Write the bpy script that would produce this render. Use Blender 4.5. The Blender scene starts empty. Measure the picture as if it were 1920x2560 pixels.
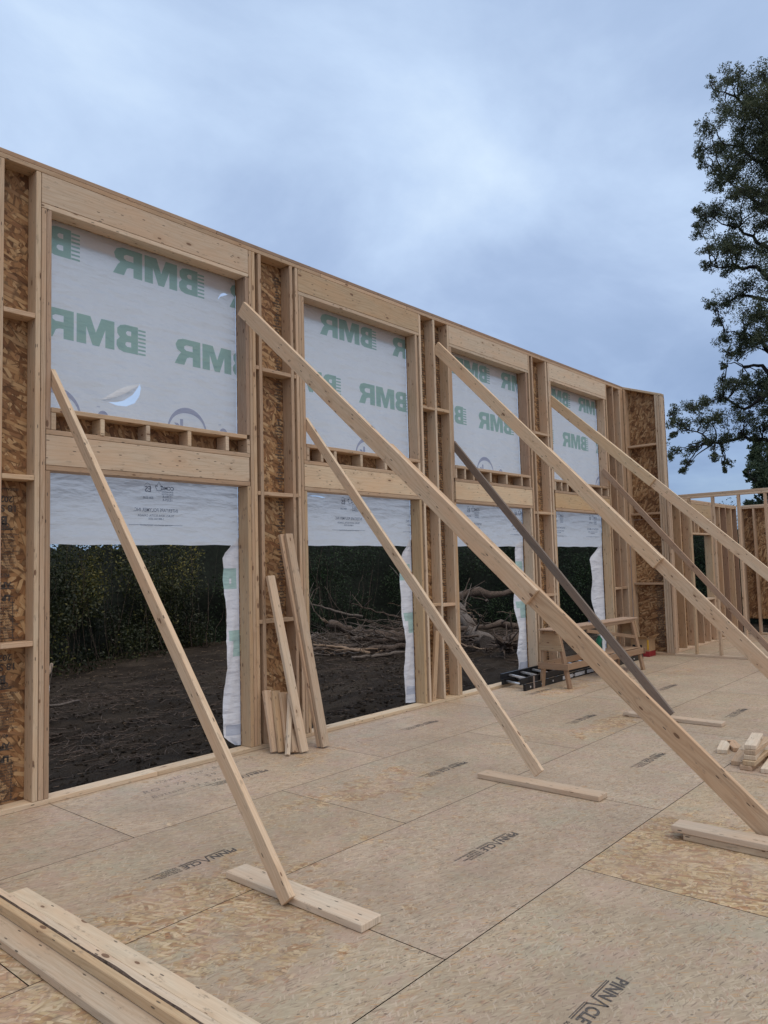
import bpy, bmesh, math, random
import numpy as np
from mathutils import Vector, Matrix, noise
random.seed(7); rng = np.random.default_rng(7)
S = bpy.context.scene
COL = S.collection

# ------------------------------------------------------------------ camera
YAW, PITCH, ROLL, FPX = 0.7150, 0.0713, -0.0261, 1886.5
CAM = Vector((0, -5.6313, 1.6823))
_w = Vector((math.cos(PITCH)*math.cos(YAW), math.cos(PITCH)*math.sin(YAW), math.sin(PITCH)))
_r = _w.cross(Vector((0, 0, 1))).normalized(); _u = _r.cross(_w)
_c, _s = math.cos(ROLL), math.sin(ROLL)
R_, U_ = _c*_r + _s*_u, -_s*_r + _c*_u
cd = bpy.data.cameras.new('camera'); cam = bpy.data.objects.new('camera', cd); COL.objects.link(cam)
cam.matrix_world = Matrix(((R_.x, U_.x, -_w.x, CAM.x), (R_.y, U_.y, -_w.y, CAM.y), (R_.z, U_.z, -_w.z, CAM.z), (0, 0, 0, 1)))
cd.sensor_fit = 'VERTICAL'; cd.sensor_height = 36; cd.lens = 36*FPX/2560; cd.clip_end = 2000; cd.clip_start = 0.05
S.camera = cam

# ------------------------------------------------------------------ sky, sun, exposure
SUN_EL, SUN_AZ = math.radians(66), math.radians(262)      # azimuth the light comes from, measured from +X to +Y
w = bpy.data.worlds.new('World'); S.world = w; w.use_nodes = True
nt = w.node_tree; nt.nodes.clear()
def N(t, typ, **k):
    n = t.nodes.new(typ)
    for a, v in k.items(): setattr(n, a, v)
    return n
def math_node(t, op, a, b=None, clamp=False):
    n = N(t, 'ShaderNodeMath', operation=op, use_clamp=clamp)
    for i, v in enumerate((a, b)):
        if v is None: continue
        if isinstance(v, (int, float)): n.inputs[i].default_value = v
        else: t.links.new(v, n.inputs[i])
    return n.outputs[0]
def ramp(t, fac, stops):
    n = N(t, 'ShaderNodeValToRGB'); cr = n.color_ramp
    while len(cr.elements) > len(stops): cr.elements.remove(cr.elements[-1])
    while len(cr.elements) < len(stops): cr.elements.new(0.5)
    for e, (p, c) in zip(cr.elements, stops):
        e.position = p; e.color = (c[0], c[1], c[2], 1) if not isinstance(c, (int, float)) else (c, c, c, 1)
    t.links.new(fac, n.inputs[0]); return n.outputs[0]
def mixc(t, f, a, b, mode='MIX'):
    n = N(t, 'ShaderNodeMix', data_type='RGBA', blend_type=mode)
    for i, v in ((0, f), (6, a), (7, b)):
        if isinstance(v, (int, float)): n.inputs[i].default_value = v
        elif isinstance(v, tuple): n.inputs[i].default_value = (v[0], v[1], v[2], 1)
        else: t.links.new(v, n.inputs[i])
    return n.outputs[2]
sky = N(nt, 'ShaderNodeTexSky', sky_type='NISHITA', sun_disc=False, sun_elevation=SUN_EL, sun_rotation=math.radians(90)-SUN_AZ)
bg1 = N(nt, 'ShaderNodeBackground'); bg1.inputs[1].default_value = 0.08; nt.links.new(sky.outputs[0], bg1.inputs[0])
tc = N(nt, 'ShaderNodeTexCoord'); sep = N(nt, 'ShaderNodeSeparateXYZ'); nt.links.new(tc.outputs['Generated'], sep.inputs[0])
zz = math_node(nt, 'ADD', math_node(nt, 'MAXIMUM', sep.outputs[2], 0.0), 0.28)
cx = math_node(nt, 'DIVIDE', sep.outputs[0], zz); cy = math_node(nt, 'DIVIDE', sep.outputs[1], zz)
cmb = N(nt, 'ShaderNodeCombineXYZ'); nt.links.new(cx, cmb.inputs[0]); nt.links.new(cy, cmb.inputs[1])
n1 = N(nt, 'ShaderNodeTexNoise'); n1.inputs['Scale'].default_value = 1.15; n1.inputs['Detail'].default_value = 8; n1.inputs['Roughness'].default_value = 0.56; n1.inputs['Distortion'].default_value = 0.35
nt.links.new(cmb.outputs[0], n1.inputs['Vector'])
n2 = N(nt, 'ShaderNodeTexNoise'); n2.inputs['Scale'].default_value = 0.5; n2.inputs['Detail'].default_value = 2
nt.links.new(cmb.outputs[0], n2.inputs['Vector'])
cl = math_node(nt, 'ADD', math_node(nt, 'MULTIPLY', n1.outputs[0], 0.6), math_node(nt, 'MULTIPLY', n2.outputs[0], 0.4))
cloud = ramp(nt, cl, [(0.34, (0.35, 0.475, 0.70)), (0.42, (0.43, 0.56, 0.80)), (0.50, (0.57, 0.72, 0.96)), (0.62, (0.82, 0.97, 1.12))])
low = ramp(nt, sep.outputs[2], [(0.0, (0.34, 0.42, 0.50)), (0.13, (0.62, 0.68, 0.76)), (0.32, (0.94, 0.95, 0.97)), (0.62, (1.03, 1.03, 1.02)), (1.0, (1.16, 1.14, 1.10))])
cloud = mixc(nt, 1.0, cloud, low, 'MULTIPLY')
# added warm glow in the unseen sky behind the camera, to light the wood
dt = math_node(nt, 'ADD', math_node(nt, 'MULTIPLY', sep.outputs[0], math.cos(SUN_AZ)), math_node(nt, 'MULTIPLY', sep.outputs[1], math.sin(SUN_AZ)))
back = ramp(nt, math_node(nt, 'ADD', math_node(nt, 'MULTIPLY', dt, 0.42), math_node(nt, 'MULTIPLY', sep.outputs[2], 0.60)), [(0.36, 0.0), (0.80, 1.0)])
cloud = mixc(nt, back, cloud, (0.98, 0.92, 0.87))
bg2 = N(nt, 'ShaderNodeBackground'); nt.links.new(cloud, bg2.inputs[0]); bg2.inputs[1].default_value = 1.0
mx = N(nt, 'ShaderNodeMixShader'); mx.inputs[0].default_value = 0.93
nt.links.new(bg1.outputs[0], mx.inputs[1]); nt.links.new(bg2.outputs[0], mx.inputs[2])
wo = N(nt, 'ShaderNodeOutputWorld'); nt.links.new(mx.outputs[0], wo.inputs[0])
sl = bpy.data.lights.new('sun', 'SUN'); sl.energy = 0.95; sl.angle = math.radians(40); sl.color = (1.0, 0.93, 0.84)
so = bpy.data.objects.new('sun', sl); COL.objects.link(so)
sd = Vector((math.cos(SUN_EL)*math.cos(SUN_AZ), math.cos(SUN_EL)*math.sin(SUN_AZ), math.sin(SUN_EL)))
so.rotation_euler = sd.to_track_quat('Z', 'Y').to_euler()
S.view_settings.view_transform = 'Standard'; S.view_settings.look = 'None'
S.view_settings.exposure = 0.05; S.view_settings.gamma = 1
S.cycles.max_bounces = 6; S.cycles.transparent_max_bounces = 8

# ------------------------------------------------------------------ materials
def newmat(name):
    m = bpy.data.materials.new(name); m.use_nodes = True; t = m.node_tree; t.nodes.clear()
    o = N(t, 'ShaderNodeOutputMaterial'); b = N(t, 'ShaderNodeBsdfPrincipled'); t.links.new(b.outputs[0], o.inputs[0])
    return m, t, b, o
def scaled(t, vec, sx, sy, rot=0.0, off=None):
    mp = N(t, 'ShaderNodeMapping'); mp.inputs['Scale'].default_value = (sx, sy, 1)
    src = vec
    if rot:
        m0 = N(t, 'ShaderNodeMapping'); m0.inputs['Rotation'].default_value = (0, 0, rot); t.links.new(vec, m0.inputs[0]); src = m0.outputs[0]
    t.links.new(src, mp.inputs[0])
    if off is not None: t.links.new(off, mp.inputs['Location'])
    return mp.outputs[0]
def tnoise(t, vec, scale=1, detail=3, rough=0.5, dim='2D'):
    n = N(t, 'ShaderNodeTexNoise', noise_dimensions=dim); n.inputs['Scale'].default_value = scale
    n.inputs['Detail'].default_value = detail; n.inputs['Roughness'].default_value = rough
    t.links.new(vec, n.inputs['Vector']); return n.outputs[0]
def voro(t, vec, feature='F1', rnd=1.0, metric='EUCLIDEAN'):
    n = N(t, 'ShaderNodeTexVoronoi', voronoi_dimensions='2D', feature=feature, distance=metric); n.inputs['Scale'].default_value = 1
    n.inputs['Randomness'].default_value = rnd; t.links.new(vec, n.inputs['Vector']); return n

def lumber(name, light, dark, knot=(0.16, 0.085, 0.05), weather=0.0, var=0.26, nails=True):
    m, t, b, o = newmat(name)
    uv = N(t, 'ShaderNodeTexCoord').outputs['UV']
    oi = N(t, 'ShaderNodeObjectInfo').outputs['Random']
    cm = N(t, 'ShaderNodeCombineXYZ'); t.links.new(math_node(t, 'MULTIPLY', oi, 47.3), cm.inputs[0]); t.links.new(math_node(t, 'MULTIPLY', oi, 91.7), cm.inputs[1])
    ad = N(t, 'ShaderNodeVectorMath', operation='ADD'); t.links.new(uv, ad.inputs[0]); t.links.new(cm.outputs[0], ad.inputs[1])
    v = ad.outputs[0]
    # knots bend the grain around them
    kv = voro(t, scaled(t, v, 3.6, 9.0)); kd = kv.outputs['Distance']
    ksel = math_node(t, 'GREATER_THAN', N(t, 'ShaderNodeSeparateColor').outputs[0], 0.0)
    sc = N(t, 'ShaderNodeSeparateColor'); t.links.new(kv.outputs['Color'], sc.inputs[0])
    ksel = math_node(t, 'GREATER_THAN', sc.outputs[0], 0.74)
    kr = math_node(t, 'MULTIPLY', sc.outputs[1], 0.07)
    kin = math_node(t, 'MULTIPLY', math_node(t, 'LESS_THAN', kd, math_node(t, 'ADD', kr, 0.03)), ksel)
    khalo = math_node(t, 'MULTIPLY', math_node(t, 'SUBTRACT', 1.0, math_node(t, 'MULTIPLY', kd, 3.2), True), ksel)
    warp = math_node(t, 'MULTIPLY', khalo, 1.5)
    g0 = tnoise(t, scaled(t, v, 0.9, 7), 1, 2)
    sp = N(t, 'ShaderNodeSeparateXYZ'); t.links.new(v, sp.inputs[0])
    ph = math_node(t, 'ADD', math_node(t, 'MULTIPLY', sp.outputs[1], 190.0), math_node(t, 'ADD', math_node(t, 'MULTIPLY', g0, 34.0), math_node(t, 'MULTIPLY', warp, 5)))
    rings = math_node(t, 'MULTIPLY', math_node(t, 'ADD', math_node(t, 'SINE', ph), 1.0), 0.5)
    rings = math_node(t, 'POWER', rings, 2.2)
    fine = tnoise(t, scaled(t, v, 5, 210), 1, 3, 0.6)
    blot = tnoise(t, scaled(t, v, 1.6, 6), 1, 4, 0.6)
    col = mixc(t, math_node(t, 'MULTIPLY', rings, 0.55), light, dark)
    col = mixc(t, math_node(t, 'MULTIPLY', math_node(t, 'SUBTRACT', fine, 0.40, True), 1.3, True), col, tuple(c*0.72 for c in dark))
    col = mixc(t, ramp(t, blot, [(0.38, 0), (0.68, 0.6)]), col, (light[0]*1.0, light[1]*0.86, light[2]*0.76))
    # pinkish / yellowish / greyish boards
    tint = ramp(t, oi, [(0.0, (1.06, 1.03, 0.93)), (0.2, (0.97, 0.93, 0.91)), (0.4, (1.08, 1.07, 1.05)), (0.6, (0.88, 0.83, 0.80)), (0.8, (1.02, 0.96, 0.91)), (1.0, (1.05, 1.0, 0.90))])
    col = mixc(t, 1.0, col, tint, 'MULTIPLY')
    bright = math_node(t, 'ADD', 1-var/2, math_node(t, 'MULTIPLY', math_node(t, 'FRACT', math_node(t, 'MULTIPLY', oi, 17.13)), var))
    bc = N(t, 'ShaderNodeCombineColor'); [t.links.new(bright, bc.inputs[i]) for i in range(3)]
    col = mixc(t, 1.0, col, bc.outputs[0], 'MULTIPLY')
    col = mixc(t, math_node(t, 'MULTIPLY', khalo, 0.30), col, (0.34, 0.20, 0.11))
    col = mixc(t, math_node(t, 'MULTIPLY', kin, 0.85), col, knot)
    if nails:
        nv = voro(t, scaled(t, v, 5.2, 21)); ns = N(t, 'ShaderNodeSeparateColor'); t.links.new(nv.outputs['Color'], ns.inputs[0])
        nm = math_node(t, 'MULTIPLY', math_node(t, 'LESS_THAN', nv.outputs['Distance'], 0.075), math_node(t, 'GREATER_THAN', ns.outputs[0], 0.72))
        col = mixc(t, math_node(t, 'MULTIPLY', nm, 0.8), col, (0.05, 0.04, 0.035))
        dirt = tnoise(t, scaled(t, v, 9, 28), 1, 4, 0.7)
        col = mixc(t, ramp(t, dirt, [(0.62, 0), (0.76, 0.6)]), col, (0.17, 0.13, 0.10))
    if weather:
        wn = tnoise(t, scaled(t, v, 1.2, 22), 1, 4, 0.6)
        col = mixc(t, ramp(t, wn, [(0.3, weather), (0.75, weather*0.4)]), col, (0.14, 0.125, 0.115))
    t.links.new(col, b.inputs['Base Color']); b.inputs['Roughness'].default_value = 0.72
    b.inputs['Specular IOR Level'].default_value = 0.25
    bp = N(t, 'ShaderNodeBump'); bp.inputs['Strength'].default_value = 0.25; bp.inputs['Distance'].default_value = 0.002
    t.links.new(math_node(t, 'ADD', fine, math_node(t, 'MULTIPLY', rings, 0.4)), bp.inputs['Height']); t.links.new(bp.outputs[0], b.inputs['Normal'])
    return m

def osb(name, pal, strand=(0.085, 0.020), contrast=1.0, spread=3.14, raw=None, dark=(0.10, 0.05, 0.025)):
    """oriented strand board: several layers of long random flakes lying over each other"""
    m, t, b, o = newmat(name)
    uv = N(t, 'ShaderNodeTexCoord').outputs['UV']
    wv = N(t, 'ShaderNodeTexNoise', noise_dimensions='2D'); wv.inputs['Scale'].default_value = 14; wv.inputs['Detail'].default_value = 2; t.links.new(uv, wv.inputs['Vector'])
    wsub = N(t, 'ShaderNodeVectorMath', operation='SUBTRACT'); t.links.new(wv.outputs['Color'], wsub.inputs[0]); wsub.inputs[1].default_value = (0.5, 0.5, 0.5)
    wsc = N(t, 'ShaderNodeVectorMath', operation='SCALE'); t.links.new(wsub.outputs[0], wsc.inputs[0]); wsc.inputs['Scale'].default_value = 0.004
    wad = N(t, 'ShaderNodeVectorMath', operation='ADD'); t.links.new(uv, wad.inputs[0]); t.links.new(wsc.outputs[0], wad.inputs[1]); uvw = wad.outputs[0]
    rs = random.Random(hash(name) % 9999 if False else sum(map(ord, name)))
    def layers(pal, n, strand, spread, dark, contrast):
        col = None; hgt = None
        for i in range(n):
            a = (i+0.5)/n*spread - spread/2 + rs.uniform(-.15, .15)
            k = rs.uniform(0.75, 1.3)
            v = scaled(t, uvw, 1/(strand[0]*k), 1/(strand[1]*k), a)
            mo = N(t, 'ShaderNodeVectorMath', operation='ADD'); mo.inputs[1].default_value = (rs.uniform(0, 99), rs.uniform(0, 99), 0); t.links.new(v, mo.inputs[0])
            vo = voro(t, mo.outputs[0], metric='CHEBYCHEV'); s = N(t, 'ShaderNodeSeparateColor'); t.links.new(vo.outputs['Color'], s.inputs[0])
            c = ramp(t, s.outputs[0], pal)
            # edge line of each flake
            ed = ramp(t, vo.outputs['Distance'], [(0.40, 0.0), (0.62, contrast*0.75)])
            c = mixc(t, ed, c, dark)
            gr = tnoise(t, scaled(t, uvw, 12, 420, a), 1, 2)
            c = mixc(t, math_node(t, 'MULTIPLY', math_node(t, 'SUBTRACT', gr, 0.45, True), 0.9), c, dark)
            if col is None: col = c; hgt = s.outputs[1]
            else:
                pick = math_node(t, 'GREATER_THAN', s.outputs[2], 0.60)
                col = mixc(t, pick, col, c); hh = N(t, 'ShaderNodeMix', data_type='FLOAT')
                t.links.new(pick, hh.inputs[0]); t.links.new(hgt, hh.inputs[2]); t.links.new(s.outputs[1], hh.inputs[3]); hgt = hh.outputs[0]
        return col, hgt
    col, hgt = layers(pal, 5, strand, spread, dark, contrast)
    if raw:
        c2, h2 = layers(raw[0], 4, raw[1], 3.0, raw[2], 0.9)
        at = N(t, 'ShaderNodeAttribute', attribute_name='raw').outputs['Fac']
        nz = tnoise(t, uv, 6.5, 4, 0.65)
        f = ramp(t, math_node(t, 'ADD', at, math_node(t, 'MULTIPLY', math_node(t, 'SUBTRACT', nz, 0.5), 1.5)), [(0.40, 0), (0.50, 0.95)])
        # loose single flakes showing anywhere
        vs = voro(t, scaled(t, uvw, 12, 55, 0.2)); s = N(t, 'ShaderNodeSeparateColor'); t.links.new(vs.outputs['Color'], s.inputs[0])
        f2 = math_node(t, 'MULTIPLY', math_node(t, 'GREATER_THAN', s.outputs[0], 0.90), 0.35)
        f = math_node(t, 'MAXIMUM', f, f2)
        col = mixc(t, f, col, c2)
        tn = N(t, 'ShaderNodeAttribute', attribute_name='tint').outputs['Color']
        col = mixc(t, 1.0, col, tn, 'MULTIPLY')
        # pink and grey clouds of the sanded face, small dark scratches
        pk = tnoise(t, uv, 3.1, 4, 0.7); col = mixc(t, ramp(t, pk, [(0.50, 0), (0.68, 0.50)]), col, (0.48, 0.33, 0.265))
        gk = tnoise(t, scaled(t, uv, 1, 1, 0.7), 2.3, 4, 0.7); col = mixc(t, ramp(t, gk, [(0.52, 0), (0.7, 0.45)]), col, (0.40, 0.375, 0.27))
        vd = voro(t, scaled(t, uvw, 9, 75, 0.15)); s3 = N(t, 'ShaderNodeSeparateColor'); t.links.new(vd.outputs['Color'], s3.inputs[0])
        dk = math_node(t, 'MULTIPLY', math_node(t, 'LESS_THAN', vd.outputs['Distance'], 0.22), math_node(t, 'GREATER_THAN', s3.outputs[0], 0.78))
        col = mixc(t, math_node(t, 'MULTIPLY', dk, 0.5), col, (0.12, 0.085, 0.065))
        for (sx_, sy_, an_, th_, al_, cc_) in ((22, 120, 0.5, 0.88, 0.5, (0.15, 0.105, 0.075)), (30, 160, -0.4, 0.90, 0.45, (0.18, 0.13, 0.095)), (14, 80, 0.9, 0.86, 0.7, (0.50, 0.30, 0.15)), (18, 100, -0.1, 0.86, 0.5, (0.42, 0.22, 0.15)), (16, 70, -0.8, 0.88, 0.55, (0.60, 0.48, 0.36)), (43, 61, 0.37, 0.965, 0.6, (0.08, 0.06, 0.045))):
            vq = voro(t, scaled(t, uvw, sx_, sy_, an_)); sq = N(t, 'ShaderNodeSeparateColor'); t.links.new(vq.outputs['Color'], sq.inputs[0])
            mq = math_node(t, 'MULTIPLY', math_node(t, 'LESS_THAN', vq.outputs['Distance'], 0.28), math_node(t, 'GREATER_THAN', sq.outputs[0], th_))
            col = mixc(t, math_node(t, 'MULTIPLY', mq, al_), col, cc_)
        vl = voro(t, scaled(t, uvw, 8, 60, -0.2)); s4 = N(t, 'ShaderNodeSeparateColor'); t.links.new(vl.outputs['Color'], s4.inputs[0])
        lk = math_node(t, 'MULTIPLY', math_node(t, 'LESS_THAN', vl.outputs['Distance'], 0.2), math_node(t, 'GREATER_THAN', s4.outputs[0], 0.85))
        col = mixc(t, math_node(t, 'MULTIPLY', lk, 0.28), col, (0.60, 0.53, 0.44))
    if raw:
        ob = N(t, 'ShaderNodeTexCoord').outputs['Object']
        sc1 = tnoise(t, ob, 0.9, 5, 0.62, '3D'); col = mixc(t, ramp(t, sc1, [(0.48, 0.0), (0.66, 0.30)]), col, (0.30, 0.225, 0.165))
        sc2 = tnoise(t, ob, 1.7, 5, 0.66, '3D'); col = mixc(t, ramp(t, sc2, [(0.54, 0.0), (0.70, 0.35)]), col, (0.60, 0.45, 0.34))
    big = tnoise(t, uv, 1.1, 3, 0.6)
    col = mixc(t, ramp(t, big, [(0.35, 0.0), (0.75, 0.22)]), col, tuple(c*0.5 for c in pal[0][1]))
    t.links.new(col, b.inputs['Base Color']); b.inputs['Roughness'].default_value = 0.66; b.inputs['Specular IOR Level'].default_value = 0.3
    bp = N(t, 'ShaderNodeBump'); bp.inputs['Strength'].default_value = 0.35; bp.inputs['Distance'].default_value = 0.002
    t.links.new(hgt, bp.inputs['Height']); t.links.new(bp.outputs[0], b.inputs['Normal'])
    return m

def plain(name, col, rough=0.6, metal=0.0, nscale=12, nvar=0.25, bump=0.0, spec=0.4):
    m, t, b, o = newmat(name)
    v = N(t, 'ShaderNodeTexCoord').outputs['Object']
    n = tnoise(t, v, nscale, 4, 0.6, '3D')
    c = mixc(t, ramp(t, n, [(0.3, 0), (0.7, 1)]), tuple(x*(1-nvar) for x in col), tuple(min(1, x*(1+nvar)) for x in col))
    t.links.new(c, b.inputs['Base Color']); b.inputs['Roughness'].default_value = rough; b.inputs['Metallic'].default_value = metal
    b.inputs['Specular IOR Level'].default_value = spec
    if bump:
        bp = N(t, 'ShaderNodeBump'); bp.inputs['Strength'].default_value = bump; bp.inputs['Distance'].default_value = 0.02
        t.links.new(n, bp.inputs['Height']); t.links.new(bp.outputs[0], b.inputs['Normal'])
    return m

M_SPF = lumber('spruce_lumber', (0.555, 0.425, 0.305), (0.42, 0.295, 0.195))
M_PALE = lumber('pale_spruce_lumber', (0.61, 0.505, 0.385), (0.50, 0.385, 0.275))
M_YEL = lumber('yellow_spruce_lumber', (0.52, 0.40, 0.265), (0.41, 0.285, 0.17))
M_STRIPE = lumber('striped_spruce_lumber', (0.66, 0.505, 0.345), (0.44, 0.29, 0.18), var=0.05)
M_BRACE = lumber('brace_lumber', (0.68, 0.545, 0.40), (0.54, 0.40, 0.27), var=0.10)
M_BLEACH = lumber('bleached_lumber', (0.69, 0.595, 0.475), (0.57, 0.47, 0.355), var=0.06)
M_GREY = lumber('weathered_lumber', (0.36, 0.28, 0.22), (0.22, 0.165, 0.13), weather=0.62)
M_BROWN = lumber('brownish_lumber', (0.43, 0.31, 0.225), (0.31, 0.205, 0.14), weather=0.15)
M_PLY = lumber('plywood_bench', (0.36, 0.25, 0.165), (0.28, 0.18, 0.115), nails=True)
PAL_W = [(0.0, (0.15, 0.068, 0.03)), (0.25, (0.32, 0.165, 0.075)), (0.55, (0.44, 0.25, 0.115)), (0.82, (0.60, 0.40, 0.215)), (1.0, (0.25, 0.11, 0.05))]
M_OSB = osb('wall_osb', PAL_W, (0.095, 0.026), 0.9, 3.14, None, (0.075, 0.036, 0.018))
PAL_F = [(0.0, (0.43, 0.325, 0.225)), (0.35, (0.485, 0.375, 0.265)), (0.7, (0.52, 0.41, 0.295)), (1.0, (0.60, 0.48, 0.345))]
PAL_R = [(0.0, (0.36, 0.18, 0.08)), (0.2, (0.50, 0.33, 0.17)), (0.5, (0.60, 0.44, 0.25)), (0.8, (0.74, 0.57, 0.38)), (1.0, (0.46, 0.23, 0.12))]
M_FLOOR = osb('subfloor_osb', PAL_F, (0.060, 0.010), 0.30, 1.3, (PAL_R, (0.075, 0.020), (0.22, 0.13, 0.075)), (0.27, 0.20, 0.15))
M_DARK = plain('dark_gap', (0.02, 0.016, 0.013), 0.9)
M_INK = plain('black_stamp_ink', (0.075, 0.062, 0.055), 0.8, nscale=60, nvar=0.5)
M_INKF = plain('floor_stamp_ink', (0.10, 0.086, 0.076), 0.8, nscale=90, nvar=0.6)
M_PENCIL = plain('pencil_marks', (0.20, 0.165, 0.135), 0.8)
M_BLACKF = plain('black_fibreglass', (0.012, 0.013, 0.016), 0.38)
M_ALU = plain('aluminium', (0.72, 0.73, 0.75), 0.35, 0.7, nvar=0.08)
M_LABEL = plain('grey_label', (0.50, 0.50, 0.51), 0.6, nscale=70, nvar=0.35)
M_TAPE = plain('tan_strap', (0.26, 0.20, 0.17), 0.7)
M_CARD = plain('cardboard', (0.40, 0.255, 0.14), 0.85, nvar=0.12)
M_RED = plain('red_print', (0.27, 0.02, 0.025), 0.5, nvar=0.12)
M_YELP = plain('yellow_print', (0.62, 0.34, 0.03), 0.6)
M_GREEN = plain('green_plastic', (0.02, 0.20, 0.11), 0.35, nvar=0.12)
M_WHITE = plain('white_plastic', (0.70, 0.74, 0.76), 0.4, nvar=0.05)
M_BLUE = plain('blue_print', (0.06, 0.12, 0.35), 0.5)
M_BARK = plain('bark', (0.105, 0.075, 0.058), 0.95, nscale=26, nvar=0.55, bump=0.8)
M_BARKG = plain('grey_bark', (0.145, 0.115, 0.095), 0.95, nscale=30, nvar=0.5, bump=0.8)
M_SPLIT = plain('split_wood', (0.27, 0.185, 0.125), 0.8, nscale=30, nvar=0.3, bump=0.3)
M_TREEB = plain('tree_bark', (0.032, 0.026, 0.022), 0.95, nscale=18, nvar=0.4, bump=0.6)

def wrapmat(name, col, trans):
    m, t, b, o = newmat(name); t.nodes.remove(b)
    d = N(t, 'ShaderNodeBsdfDiffuse'); tr = N(t, 'ShaderNodeBsdfTranslucent'); mxs = N(t, 'ShaderNodeMixShader'); mxs.inputs[0].default_value = trans
    v = N(t, 'ShaderNodeTexCoord').outputs['Object']
    n = tnoise(t, v, 2.2, 4, 0.55, '3D')
    wv = tnoise(t, v, 160, 1, 0.5, '3D')
    c = mixc(t, ramp(t, n, [(0.35, 0), (0.7, 1)]), tuple(x*0.95 for x in col), col)
    c = mixc(t, math_node(t, 'MULTIPLY', wv, 0.12), c, tuple(x*0.8 for x in col))
    for s in (d, tr): t.links.new(c, s.inputs[0])
    bp = N(t, 'ShaderNodeBump'); bp.inputs['Strength'].default_value = 0.85; bp.inputs['Distance'].default_value = 0.06
    mp = N(t, 'ShaderNodeMapping'); mp.inputs['Scale'].default_value = (1.0, 1, 3.0); t.links.new(v, mp.inputs[0])
    t.links.new(tnoise(t, mp.outputs[0], 3.5, 3, 0.5, '3D'), bp.inputs['Height'])
    for s in (d, tr): t.links.new(bp.outputs[0], s.inputs['Normal'])
    t.links.new(d.outputs[0], mxs.inputs[1]); t.links.new(tr.outputs[0], mxs.inputs[2]); t.links.new(mxs.outputs[0], o.inputs[0])
    return m
M_WRAP = wrapmat('house_wrap', (0.94, 0.94, 0.945), 0.60)
M_STRIP = wrapmat('loose_wrap', (0.86, 0.87, 0.92), 0.22)
M_SGREEN = wrapmat('loose_wrap_green_print', (0.50, 0.68, 0.64), 0.22)
M_SGREY = wrapmat('loose_wrap_grey_print', (0.58, 0.62, 0.72), 0.22)
M_WGREEN = wrapmat('wrap_green_print', (0.46, 0.63, 0.58), 0.58)
M_WGREY = wrapmat('wrap_grey_print', (0.50, 0.53, 0.66), 0.52)
M_WTEXT = wrapmat('wrap_dark_print', (0.24, 0.26, 0.32), 0.5)

def leafmat(name, c1, c2, c3, trans=0.25):
    m, t, b, o = newmat(name); t.nodes.remove(b)
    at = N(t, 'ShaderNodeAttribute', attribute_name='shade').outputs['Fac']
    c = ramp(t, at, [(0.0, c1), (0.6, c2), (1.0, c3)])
    d = N(t, 'ShaderNodeBsdfDiffuse'); tr = N(t, 'ShaderNodeBsdfTranslucent'); g = N(t, 'ShaderNodeBsdfGlossy'); g.inputs['Roughness'].default_value = 0.45
    g.inputs['Color'].default_value = (0.5, 0.5, 0.5, 1)
    for s in (d, tr): t.links.new(c, s.inputs[0])
    a = N(t, 'ShaderNodeMixShader'); a.inputs[0].default_value = trans; t.links.new(d.outputs[0], a.inputs[1]); t.links.new(tr.outputs[0], a.inputs[2])
    b2 = N(t, 'ShaderNodeMixShader'); b2.inputs[0].default_value = 0.04; t.links.new(a.outputs[0], b2.inputs[1]); t.links.new(g.outputs[0], b2.inputs[2])
    t.links.new(b2.outputs[0], o.inputs[0]); return m
M_LEAF = leafmat('ash_leaves', (0.055, 0.068, 0.036), (0.12, 0.14, 0.075), (0.26, 0.24, 0.12), 0.45)
M_LEAF2 = leafmat('pale_leaves', (0.05, 0.075, 0.04), (0.09, 0.12, 0.065), (0.15, 0.17, 0.09))
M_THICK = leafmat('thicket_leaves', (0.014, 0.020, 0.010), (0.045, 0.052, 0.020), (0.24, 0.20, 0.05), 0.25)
M_CEDAR = leafmat('cedar_leaves', (0.009, 0.018, 0.008), (0.028, 0.050, 0.020), (0.08, 0.115, 0.045), 0.15)

def soilmat():
    m, t, b, o = newmat('dark_soil')
    v = N(t, 'ShaderNodeTexCoord').outputs['Object']
    mp = N(t, 'ShaderNodeMapping'); mp.inputs['Scale'].default_value = (0.35, 1.0, 1.0); mp.inputs['Rotation'].default_value = (0, 0, math.radians(-6)); t.links.new(v, mp.inputs[0])
    n = tnoise(t, mp.outputs[0], 2.4, 6, 0.62, '3D'); n2_ = tnoise(t, v, 34, 4, 0.65, '3D'); n3 = tnoise(t, v, 0.5, 3, 0.5, '3D')
    c = ramp(t, n, [(0.30, (0.024, 0.016, 0.011)), (0.45, (0.054, 0.038, 0.026)), (0.58, (0.092, 0.067, 0.047)), (0.72, (0.145, 0.110, 0.080))])
    c = mixc(t, ramp(t, n2_, [(0.4, 0.0), (0.75, 0.7)]), c, (0.085, 0.064, 0.048))
    c = mixc(t, ramp(t, n3, [(0.5, 0), (0.8, 0.35)]), c, (0.03, 0.025, 0.02))
    t.links.new(c, b.inputs['Base Color']); b.inputs['Roughness'].default_value = 0.95; b.inputs['Specular IOR Level'].default_value = 0.15
    bp = N(t, 'ShaderNodeBump'); bp.inputs['Strength'].default_value = 1.0; bp.inputs['Distance'].default_value = 0.16
    t.links.new(math_node(t, 'ADD', n2_, n), bp.inputs['Height']); t.links.new(bp.outputs[0], b.inputs['Normal'])
    return m
M_SOIL = soilmat()

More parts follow.
